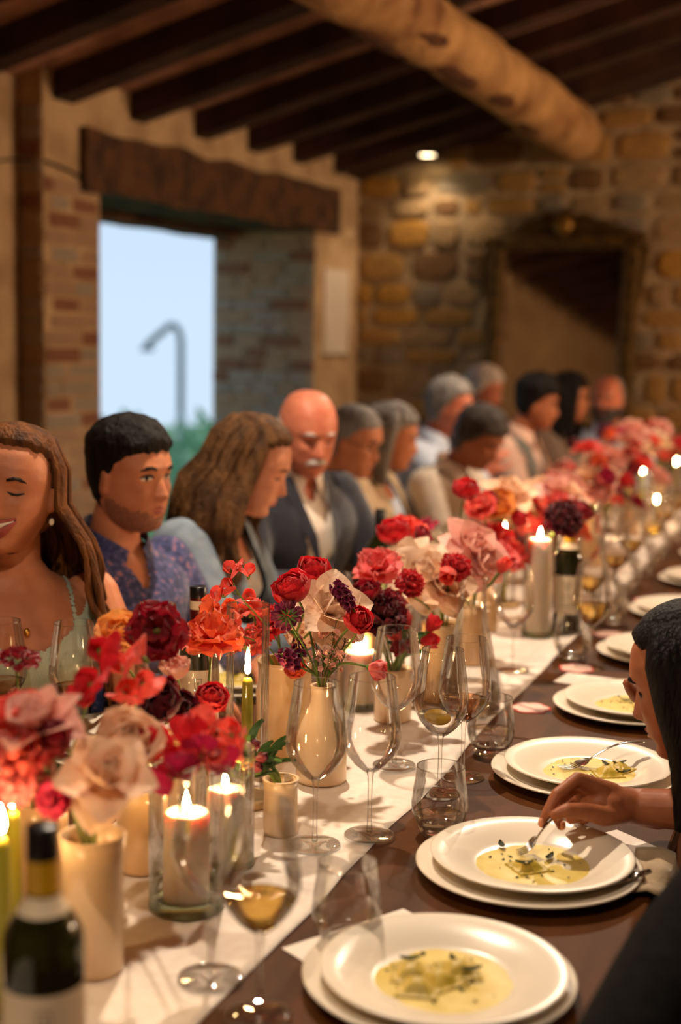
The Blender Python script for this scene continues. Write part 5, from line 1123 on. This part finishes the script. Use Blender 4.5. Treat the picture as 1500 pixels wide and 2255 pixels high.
def joined(kind, col, var):
    if (kind, col, var) not in JM:
        r = random.Random(var * 31 + len(kind)); parts = []
        for li, (n, L_, W_, a0, a1, cup, pt, ruf, r0, z0) in enumerate(KINDS[kind]):
            for k in range(n):
                vf = petal(L_, W_, a0 + r.uniform(-6, 6), a1 + r.uniform(-9, 9), cup, pt, ruf, r.uniform(0, 6), 5, 6, r0, z0)
                parts.append(xf(vf, Matrix.Rotation(2 * PI * (k + .5 * (li % 2)) / n + r.uniform(-.15, .15) + li * .4, 4, 'Z')))
        JM[kind, col, var] = mk('bloom', *merge(*parts), PC[col])
    return JM[kind, col, var]
def align(n):
    return Vector((0, 0, 1)).rotation_difference(Vector(n).normalized()).to_matrix().to_4x4()
def bez(a, b, c, d, n=12):
    return [a * (1 - t) ** 3 + b * 3 * t * (1 - t) ** 2 + c * 3 * t * t * (1 - t) + d * t ** 3 for t in np.linspace(0, 1, n)]
vcount = {}
def stem_to(t, key, P, n, r=.0022, m=None):
    V0, rr, h = VASES[key]; k = vcount[key] = vcount.get(key, 0) + 1; a = k * 2.4; q = rr * .75 * math.sqrt(((k * 7) % 10 + 1) / 11)
    top = V0 + Vector((q * math.cos(a), q * math.sin(a), 0)); out = Vector((P.x - top.x, P.y - top.y, 0))
    if out.length > .01: top = V0 + out.normalized() * q * .9 + Vector((-out.y, out.x, 0)).normalized() * q * .35 * math.cos(a)
    bot = V0 - Vector((top.x - V0.x, top.y - V0.y, h * .55)) * 1.0; bot = Vector((V0.x - (top.x - V0.x) * .6, V0.y - (top.y - V0.y) * .6, V0.z - min(h * .6, .07)))
    L_ = (P - top).length
    pts = [bot] + bez(top, top + (top - bot).normalized() * L_ * .35, P - n * L_ * .35, P, 12)
    ob('stem', mk('stem', *tube([p - t.location for p in pts], [r * 1.1] + [r] * 12, 7), m or M_stem), t); return pts
leaf_me = mk('leaf', *grid(5, 9, lambda u, v: (v * .05, (u - .5) * .016 * math.sin(PI * min(1, .05 + v * .95)) ** .8, .012 * math.sin(v * 2.2) + .006 * (u - .5) ** 2 * 4)), M_leaf)
def camdir(a, b, c): return (_r0 * a + _z * b - _fh * c).normalized()
FSEQ = [0]
def flower(kind, col, P, n, sc, key, label, group=None, near=True, leaf=0, stem=True):
    """P: middle of the bloom; n: the way it faces"""
    FSEQ[0] += 1; r = random.Random(FSEQ[0]); n = Vector(n).normalized(); base = P - n * HT[kind] * sc
    V0 = VASES[key][0]; t = thing(kind if kind != 'side_peony' else 'peony', label, 'flower', (V0.x, V0.y, V0.z - .02), group=group)
    M = Matrix.Translation(base - t.location) @ align(n) @ Matrix.Rotation(r.uniform(0, 6.28), 4, 'Z') @ Matrix.Scale(sc, 4)
    if near:
        b = ob('bloom', green_me if kind in ('ranunculus', 'rose', 'tulip', 'side_peony', 'garden_rose') else core_me, t); b.matrix_local = M
        for li, (cnt, ms) in enumerate(petal_meshes(kind, col)):
            for k in range(cnt):
                o = ob('petal', ms[k % 2], b); o.matrix_local = Matrix.Rotation(2 * PI * (k + .5 * (li % 2)) / cnt + r.uniform(-.12, .12) + li * .4, 4, 'Z') @ Matrix.Rotation(r.uniform(-.10, .10), 4, 'Y') @ Matrix.Scale(r.uniform(.93, 1.06), 4)
    else:
        b = ob('bloom', joined(kind, col, r.randrange(2)), t); b.matrix_local = M
    if stem:
        pts = stem_to(t, key, base, n, .0021 * (1 if kind != 'tulip' else 1.5))
        for k in range(leaf):
            q = pts[4 + (3 * k) % 7]; o = ob('leaf', leaf_me, t, q - t.location, (r.uniform(-.4, .4), r.uniform(-.9, -.1), r.uniform(0, 6.28)), r.uniform(.7, 1.2))
    return t
# sweet pea: several florets, each banner, wings and keel
def pea_meshes(col):
    k = ('pea', col)
    if k not in PM: PM[k] = [mk('banner_petal', *petal(.028, .021, 70, 20, -.12, 0, .22, 1, 9, 8), PC[col]), mk('wing_petal', *petal(.021, .012, 40, 75, .4, 0, .15, 2), PC[col]), mk('keel_petal', *petal(.014, .006, 30, 85, .8, .2, 0, 3), PC['blush' if col == 'coral' else col])]
    return PM[k]
def pea_floret(t, col, P, n, sc, r):
    me = pea_meshes(col); c = ob('floret', cached('peacalyx', lambda: mk('floret', *lathe([(0, -.008), (.0018, -.007), (.0032, -.002), (.0036, .002), (0, .003)], 10), M_stem)), t)
    c.matrix_local = Matrix.Translation(P - t.location) @ align(n) @ Matrix.Rotation(r.uniform(0, 6.28), 4, 'Z') @ Matrix.Scale(sc, 4)
    ob('banner_petal', me[0], c, (0, 0, 0), (0, 0, 0)); 
    for a in (2.6, -2.6): ob('wing_petal', me[1], c, (0, 0, 0), (0, 0, a), 1)
    ob('keel_petal', me[2], c, (0, 0, 0), (0, 0, PI))
def sweet_pea(col, pts, key, label, sc=1.0, group=None):
    """pts: floret centres from the top of the stem down"""
    FSEQ[0] += 1; r = random.Random(FSEQ[0]); V0 = VASES[key][0]; t = thing('sweet_pea', label, 'flower', (V0.x, V0.y, V0.z - .02), group=group)
    c = sum(pts, Vector()) / len(pts); top = pts[0]; n = (top - V0).normalized(); q = stem_to(t, key, top - Vector((0, 0, .012)), (n + Vector((0, 0, .6))).normalized(), .0015)
    for p in pts:
        d = camdir(r.uniform(-.8, .8), r.uniform(.1, .9), r.uniform(.2, 1)); pea_floret(t, col, p - d * .010 * sc, d, sc * r.uniform(.9, 1.15), r)
        a = min(q, key=lambda z: (z - p).length + (.06 if z.z > p.z else 0)); ob('pedicel', mk('pedicel', *tube([a - t.location, (a + p) / 2 + Vector((0, 0, .006)) - t.location, p - d * .014 * sc - t.location], .0009, 5), M_stem), t)
def scabiosa(col, P, n, sc, key, label, back=False):
    FSEQ[0] += 1; r = random.Random(FSEQ[0]); n = Vector(n).normalized(); V0 = VASES[key][0]; t = thing('scabiosa', label, 'flower', (V0.x, V0.y, V0.z - .02))
    parts = []
    for i in range(70):
        a = i * 2.39996; q = math.sqrt((i + .5) / 70); d = Vector((q * math.cos(a), q * math.sin(a), .55 * (1 - q * q))); vf = petal(.008, .0034, 60, 20, .3, 0, .3, i, 3, 4)
        parts.append(xf(vf, Matrix.Translation(d * .019) @ align(Vector((d.x, d.y, .6))) @ Matrix.Rotation(r.uniform(0, 6), 4, 'Z')))
    M = Matrix.Translation(P - t.location - n * .006) @ align(n) @ Matrix.Scale(sc, 4)
    b = ob('bloom', cached(('scab', col), lambda: mk('bloom', *merge(*parts), PC[col])), t); b.matrix_local = M
    pmesh = cached(('scabp', col), lambda: mk('petal', *petal(.017, .0065, 20, -5, .2, 0, .5, 2, 6, 6, r0=.012), PC[col]))
    for k in range(13): o = ob('petal', pmesh, b); o.matrix_local = Matrix.Rotation(2 * PI * k / 13 + r.uniform(-.1, .1), 4, 'Z') @ Matrix.Rotation(r.uniform(-.2, .2), 4, 'Y')
    br = cached('bract', lambda: mk('bract', *petal(.016, .0022, -10, -5, .2, .9, 0, 0, 3, 5, r0=.003, z0=-.002), M_leaf))
    for k in range(11): o = ob('bract', br, b); o.matrix_local = Matrix.Rotation(2 * PI * k / 11, 4, 'Z')
    stem_to(t, key, P - n * .008, n, .0016)
def spike(col, P, d, length, sc, key, label, cnt=22, name='stock_flower'):
    """dense flower spike ending at P, running back along -d"""
    FSEQ[0] += 1; r = random.Random(FSEQ[0]); d = Vector(d).normalized(); V0 = VASES[key][0]; t = thing(name, label, 'flower', (V0.x, V0.y, V0.z - .02))
    fm = cached(('stock', col), lambda: mk('floret', *merge(*[xf(petal(.009, .0055, 55, 15, .3, 0, .3, k, 4, 4), Matrix.Rotation(PI / 2 * k, 4, 'Z')) for k in range(4)], *[xf(petal(.006, .004, 80, 60, .3, 0, .3, k, 3, 4), Matrix.Rotation(PI / 2 * k + .7, 4, 'Z')) for k in range(3)]), PC[col]))
    for i in range(cnt):
        q = i / cnt; rad = .014 * (.35 + .65 * math.sin(PI * min(1, .2 + q * .8))) * sc; a = i * 2.39996; e = d.orthogonal().normalized(); f = d.cross(e); n = e * math.cos(a) + f * math.sin(a)
        o = ob('floret', fm, t); o.matrix_local = Matrix.Translation(P - d * length * q + n * rad * .55 - t.location) @ align(n + d * .5) @ Matrix.Rotation(r.uniform(0, 6), 4, 'Z') @ Matrix.Scale(sc * r.uniform(.8, 1.1), 4)
    pts = stem_to(t, key, P - d * length, d, .0018); ob('spike_stem', mk('spike_stem', *tube([P - d * length - t.location, P - t.location], [.0018, .001], 6), M_stem), t)
def wax_sprig(P, key, label, seed, cnt=11):
    r = random.Random(seed); V0 = VASES[key][0]; t = thing('wax_flower', label, 'flower', (V0.x, V0.y, V0.z - .02), group='wax flower sprigs'); n = (P - V0 + Vector((0, 0, .1))).normalized()
    q = stem_to(t, key, P, n, .0011, pm('wax_stem', srgb(122, 96, 60), srgb(96, 84, 44), 30, .6))
    fm = cached('waxf', lambda: mk('floret', *merge(*[xf(petal(.0052, .0030, 50, 20, .4, 0, 0, 0, 4, 4, r0=.0012), Matrix.Rotation(2 * PI * k / 5, 4, 'Z')) for k in range(5)], lathe([(0, -.005), (.0014, -.004), (.002, .0), (.0012, .001), (0, .0005)], 8)), PC['blush']))
    nd, tw = [], []
    for k in range(cnt):
        a = q[random.Random(seed * 50 + k).randrange(5, 13)]; d = Vector((r.uniform(-1, 1), r.uniform(-1, 1), r.uniform(.1, 1.1))).normalized(); e = a + d * r.uniform(.010, .024)
        tw.append(tube([a - t.location, e - t.location], .0006, 4)); o = ob('floret', fm, t); o.matrix_local = Matrix.Translation(e - t.location) @ align(d) @ Matrix.Scale(r.uniform(.8, 1.15), 4)
    for k in range(34):
        a = q[r.randrange(4, 13)]; d = Vector((r.uniform(-1, 1), r.uniform(-1, 1), r.uniform(.2, 1.3))).normalized(); s_ = d.orthogonal().normalized() * .0006; b = a + d * r.uniform(.008, .016)
        nd.append(([a - s_ - t.location, a + s_ - t.location, b - t.location], [(0, 1, 2)]))
    ob('twig', mk('twig', *merge(*tw), M_stem), t); tag(ob('needle_leaves', mk('needle_leaves', *merge(*nd), M_leaf, False), t), kind='stuff')
D = at_d
# --- the sharp middle arrangement
flower('ranunculus', 'red', D(641, 1290, 2.22), camdir(-.35, .75, .45), 1.30, 'v2', 'large red ranunculus at the left of the white rose', leaf=0)
flower('ranunculus', 'red', D(692, 1252, 2.33), camdir(.1, .85, .35), 1.22, 'v1', 'red ranunculus standing highest behind the white rose')
flower('rose', 'white', D(738, 1330, 2.27), camdir(.25, .55, .65), 1.12, 'v1', 'white reflexed rose with wide pointed petals', leaf=1)
spike('purple', D(738, 1288, 2.17), camdir(-.55, .75, .2), .050, 1.0, 'v2', 'purple flower spike drooping before the white rose', 26)
flower('ranunculus', 'red', D(790, 1362, 2.2), camdir(.35, .45, .5), 1.0, 'v2', 'red ranunculus bud leaning right below the white rose', leaf=0)
scabiosa('purple', D(632, 1352, 2.2), camdir(-.2, .3, -.9), .95, 'v2', 'purple scabiosa seen from behind below the red ranunculus')
flower('side_peony', 'pink', D(836, 1476, 2.2), camdir(.85, -.15, .35), .80, 'v2', 'pink peony bud leaning out sideways over the wine glass')
for i, (px, py, d) in enumerate(((712, 1400, 2.27), (740, 1372, 2.25), (762, 1405, 2.27), (695, 1375, 2.28), (725, 1440, 2.2), (760, 1440, 2.26))): wax_sprig(D(px, py, d), 'v2', ('left', 'tallest', 'right', 'upper left', 'lowest', 'lower right')[i] + ' sprig of blush wax flowers in the bottle vase', 20 + i)
flower('poppy', 'orange', D(470, 1385, 2.12), camdir(.1, .85, .3), 1.12, 'v4b', 'orange poppy with ruffled petals on a tall stem')
sweet_pea('coral', [D(508, 1252, 2.27), D(547, 1255, 2.27), D(502, 1288, 2.26), D(478, 1306, 2.25)], 'v1', 'coral sweet pea rising highest beside the glass chimney', 1.0)
sweet_pea('coral', [D(548, 1312, 2.38), D(562, 1345, 2.36), D(530, 1345, 2.36), D(520, 1395, 2.34)], 'v1', 'coral sweet pea behind the glass chimney', 1.1)
sweet_pea('orange', [D(470, 1340, 2.3), D(505, 1335, 2.3), D(525, 1420, 2.3)], 'v1', 'orange sweet pea between the bottle and the chimney', 1.1)
flower('carnation', 'red', D(598, 1362, 2.4), camdir(-.3, .7, .5), 1.0, 'v1', 'red carnation behind the scabiosa'); flower('carnation', 'coral', D(560, 1400, 2.4), camdir(-.5, .5, .6), .9, 'v1', 'coral carnation at the rim of the wide cylinder vase')
spike('purple', D(622, 1440, 2.22), camdir(-.5, .5, .5), .045, 1.05, 'v2', 'purple flower spike low at the left of the bottle vase', 22); spike('purple', D(655, 1408, 2.25), camdir(-.2, .9, .2), .035, .8, 'v2', 'small purple flower spike above the vase neck', 14)
flower('lisianthus', 'peach', D(668, 1405, 2.42), camdir(-.2, .8, .4), 1.0, 'v1', 'peach lisianthus deep behind the stems'); flower('garden_rose', 'peach', D(700, 1385, 2.45), camdir(.2, .7, .5), .95, 'v1', 'peach garden rose deep behind the wax flowers')
flower('ranunculus', 'orange', D(650, 1470, 2.38), camdir(-.3, .5, .6), .8, 'v1', 'orange ranunculus at the cylinder vase rim')
# --- behind it
flower('carnation', 'burgundy', D(845, 1345, 2.55), camdir(.2, .7, .5), 1.35, 'v5a', 'burgundy carnation right of the white rose'); flower('peony', 'crimson', D(808, 1300, 2.55), camdir(-.1, .8, .4), .9, 'v5a', 'crimson peony behind the purple spike')
flower('carnation', 'crimson', D(862, 1320, 2.62), camdir(.3, .8, .2), 1.0, 'v5a', 'crimson carnation behind the burgundy one')
flower('poppy', 'pink', D(832, 1238, 2.66), camdir(-.1, .8, .5), 1.1, 'f0', 'salmon pink ruffled flower above the crimson peony'); flower('carnation', 'red', D(906, 1282, 2.6), camdir(.2, .5, .8), .82, 'v5', 'red carnation before the peach roses')
for i, (px, py, ax) in enumerate(((955, 1372, (.5, .8, .1)), (948, 1412, (.9, .1, .2)), (890, 1365, (-.4, .9, .1)), (868, 1395, (-.6, .7, .2)), (905, 1420, (0, -.3, .9)), (878, 1425, (-.6, -.4, .6)))):
    flower('tulip', 'red' if i < 4 else 'crimson', D(px, py, 2.6), camdir(*ax), .78, 'v5a', ('upright red tulip at the right of the tulip pot', 'red tulip drooping right of the tulip pot', 'tallest red tulip behind the wine glass', 'red tulip leaning left behind the wine glass', 'crimson tulip hanging over the pot front', 'crimson tulip hanging over the pot left')[i], leaf=2)
flower('rose', 'white', D(935, 1255, 2.8), camdir(-.1, .6, .7), 1.25, 'v5', 'large ivory rose glowing behind the candle flames'); flower('rose', 'peach', D(985, 1280, 2.78), camdir(.3, .5, .7), 1.1, 'v5', 'peach rose above the cream pot')
flower('rose', 'white', D(895, 1228, 2.85), camdir(-.4, .7, .4), 1.1, 'v5', 'ivory rose left of the glowing one')
flower('rose', 'blush', D(1048, 1195, 2.9), camdir(.3, .7, .5), 1.25, 'f1', 'blush rose with long pointed petals above the carafe'); flower('rose', 'blush', D(1070, 1235, 2.88), camdir(.5, .3, .6), 1.05, 'f1', 'blush rose drooping right of the carafe neck')
flower('carnation', 'red', D(1008, 1245, 2.72), camdir(.3, .5, .7), .9, 'v5', 'red carnation between the ivory and blush roses'); flower('tulip', 'coral', D(985, 1265, 2.70), camdir(-.2, -.3, .8), .9, 'v5', 'coral tulip drooping over the cream pot')
flower('ranunculus', 'red', D(868, 1165, 3.0), camdir(-.2, .8, .3), 1.45, 'f0', 'red ranunculus above the glass rim before the bald man'); flower('poppy', 'coral', D(902, 1160, 3.05), camdir(.2, .8, .3), 1.1, 'f0', 'coral poppy beside the high red ranunculus'); flower('peony', 'crimson', D(932, 1178, 3.0), camdir(.6, .6, .2), .8, 'f0', 'crimson bud right of the coral poppy')
flower('tulip', 'coral', D(1110, 1245, 2.8), camdir(.3, .6, .3), .8, 'f1', 'coral tulip right of the blush roses', leaf=2); flower('poppy', 'pink', D(1115, 1218, 3.0), camdir(.4, .7, .4), .9, 'f1', 'pink poppy right of the blush roses')
flower('ranunculus', 'red', D(1026, 1074, 3.1), camdir(.1, .75, .5), 1.25, 'f1', 'red ranunculus on the tallest single stem')
flower('garden_rose', 'yellow', D(1097, 1112, 3.45), camdir(-.1, .6, .7), 1.15, 'f2', 'yellow peach garden rose right of the tall ranunculus'); flower('rose', 'peach', D(1125, 1078, 3.5), camdir(.1, .8, .4), 1.2, 'f2', 'peach rose above the yellow garden rose'); flower('carnation', 'coral', D(1055, 1105, 3.4), camdir(-.3, .7, .4), 1.2, 'f2', 'coral carnation behind the tall ranunculus stem')
flower('carnation', 'burgundy', D(1245, 1135, 3.4), camdir(.2, .6, .6), 1.5, 'f3', 'burgundy carnation above the green bottle'); flower('ranunculus', 'crimson', D(1285, 1122, 3.5), camdir(.4, .6, .4), 1.2, 'f3', 'crimson ranunculus right of the burgundy carnation')
# --- near left arrangements, in front of the focus
flower('rose', 'peach', D(235, 1695, 1.50), camdir(.2, .72, .55), .92, 'v3', 'largest peach rose in the vase nearest the camera'); flower('rose', 'blush', D(78, 1572, 1.52), camdir(-.3, .9, .25), .9, 'v3', 'blush rose at the upper left of the nearest vase')
flower('garden_rose', 'peach', D(285, 1625, 1.62), camdir(.2, .7, .6), .95, 'v3', 'pale peach garden rose behind the largest rose'); flower('ranunculus', 'crimson', D(118, 1625, 1.5), camdir(-.2, .3, .9), .85, 'v3', 'crimson ranunculus left of the largest peach rose')
flower('carnation', 'coral', D(45, 1650, 1.5), camdir(-.4, .6, .6), .95, 'v0', 'coral carnation at the left picture edge'); flower('poppy', 'coral', D(20, 1560, 1.55), camdir(-.4, .8, .2), .9, 'v0', 'coral poppy cut by the left picture edge')
flower('carnation', 'magenta', D(110, 1760, 1.5), camdir(-.3, .2, .8), .62, 'v3', 'magenta carnation below the largest peach rose'); flower('carnation', 'pink', D(28, 1725, 1.5), camdir(-.5, .4, .6), .7, 'v0', 'pink carnation near the left taper flames')
flower('garden_rose', 'blush', D(70, 1700, 1.58), camdir(-.2, .5, .7), .8, 'v0', 'blush garden rose behind the left carnations')
sweet_pea('coral', [D(300, 1440, 1.72), D(265, 1465, 1.70), D(318, 1500, 1.70), D(278, 1520, 1.70)], 'v4', 'coral sweet pea rising at the upper left', 1.15); sweet_pea('red', [D(218, 1430, 1.70), D(195, 1500, 1.66), D(182, 1535, 1.64)], 'v0', 'red sweet pea left of the coral one', 1.2)
sweet_pea('red', [D(352, 1620, 1.66), D(420, 1625, 1.64), D(330, 1655, 1.63), D(385, 1675, 1.62)], 'v4', 'red sweet pea in the low blurred cluster', 1.25); sweet_pea('coral', [D(462, 1600, 1.66), D(505, 1612, 1.68), D(520, 1650, 1.68), D(470, 1655, 1.64)], 'v4', 'coral sweet pea at the right of the low cluster', 1.25)
sweet_pea('magenta', [D(440, 1660, 1.62), D(400, 1700, 1.6), D(365, 1705, 1.6), D(490, 1690, 1.64)], 'v4', 'magenta sweet pea at the bottom of the low cluster', 1.1)
flower('garden_rose', 'yellow', D(265, 1392, 1.92), camdir(0, .8, .4), .95, 'v4b', 'yellow orange bloom rising at the upper left'); flower('poppy', 'crimson', D(345, 1388, 1.86), camdir(.1, .3, .9), .95, 'v4b', 'dark red bloom before the wine glass')
scabiosa('crimson', D(38, 1443, 1.85), camdir(.1, .9, .2), 1.1, 'v0', 'crimson scabiosa at the left picture edge'); flower('lisianthus', 'blush', D(385, 1470, 1.95), camdir(.1, .85, .2), .85, 'v4b', 'small blush lisianthus cup left of the bottle label')
flower('peony', 'burgundy', D(352, 1550, 1.85), camdir(-.3, .5, .7), 1.0, 'v4b', 'burgundy peony with open dark petals'); flower('tulip', 'crimson', D(372, 1515, 1.88), camdir(.1, .9, .3), .75, 'v4b', 'crimson bud above the burgundy peony'); flower('peony', 'burgundy', D(400, 1560, 1.88), camdir(.4, .5, .5), .85, 'v4b', 'burgundy peony right of the open one')
flower('ranunculus', 'red', D(466, 1535, 2.0), camdir(.1, .6, .6), 1.0, 'v4b', 'red ranunculus left of the taper candle', leaf=2)
for i, (px, py) in enumerate(((577, 1668), (566, 1690), (560, 1640))): flower('tulip', 'burgundy', D(px, py, 1.98), camdir(.8, .2, .1), .42, 'v4c', ('right', 'lowest', 'upper')[i] + ' tiny burgundy bud before the taper candle', leaf=2)
for i, (px, py) in enumerate(((530, 1672), (505, 1690), (545, 1690))): flower('lisianthus', 'yellow', D(px, py, 1.98), camdir(-.2, .8, .3), .30, 'v4c', ('upper', 'left', 'right')[i] + ' tiny yellow bud among green leaves', leaf=3)
# --- the long blurred row further down the table
r = random.Random(99)
for i in range(2, 10):
    V0, _, _ = VASES['f%d' % i]
    for k in range(17 if i > 2 else 9):
        kind = r.choices(('ranunculus', 'carnation', 'rose', 'poppy', 'garden_rose', 'peony', 'tulip'), (5, 5, 4, 4, 2, 3, 1))[0]
        col = r.choice(('white', 'peach', 'blush', 'blush')) if kind in ('rose', 'garden_rose') else r.choices(('red', 'coral', 'crimson', 'magenta', 'pink', 'burgundy', 'orange', 'purple'), (6, 5, 4, 3, 3, 2, 1, .5))[0]
        a = r.uniform(0, 2 * PI); q = r.uniform(.02, .20); h = r.uniform(.02, .20) * (1 - q * 1.6) + .02 + (.05 if i > 5 else 0)
        P = V0 + Vector((q * .8 * math.cos(a), q * 1.1 * math.sin(a), h)); n = Vector((math.cos(a) * q * 4, math.sin(a) * q * 4, .7))
        cn = dict(white='ivory', blush='blush', peach='peach').get(col, col); zone = 'in the %s vase beyond the carafe' % ('first', 'second', 'third', 'fourth', 'fifth', 'sixth', 'seventh', 'eighth', 'ninth', 'tenth')[i]
        flower(kind, col, P, n, r.uniform(.95, 1.35), 'f%d' % i, 'blurred %s %s%s %s' % (cn, kind.replace('_', ' '), ' held high' if h > .15 else ' low' if h < .08 else '', zone), '%s %s blooms of the far flower row' % (cn, kind.replace('_', ' ')), near=False)
# beige napkin slumped over the table edge by the eating woman
def nap(u, v):
    x = -.258 + .235 * u; y = 1.80 + .17 * v + .02 * math.sin(u * 5); n = .010 * noise.noise(Vector((u * 4, v * 5, 2))) + .007 * math.sin(v * 13 + u * 3)
    z = TZ + .012 + n if x < TX1 else TZ + .012 + n * .7 - (x - TX1) * 1.6 ; x = x if x < TX1 else TX1 + .012 + (x - TX1) * .30
    return (x, y, z)
no = ob('napkin', mk('napkin', *grid(26, 22, nap), fab('beige_napkin', (196, 172, 138), (178, 154, 122)))); tag(no, 'crumpled beige napkin over the table edge beside the eating woman', 'napkin')
q = no.modifiers.new('thick', 'SOLIDIFY'); q.thickness = .002
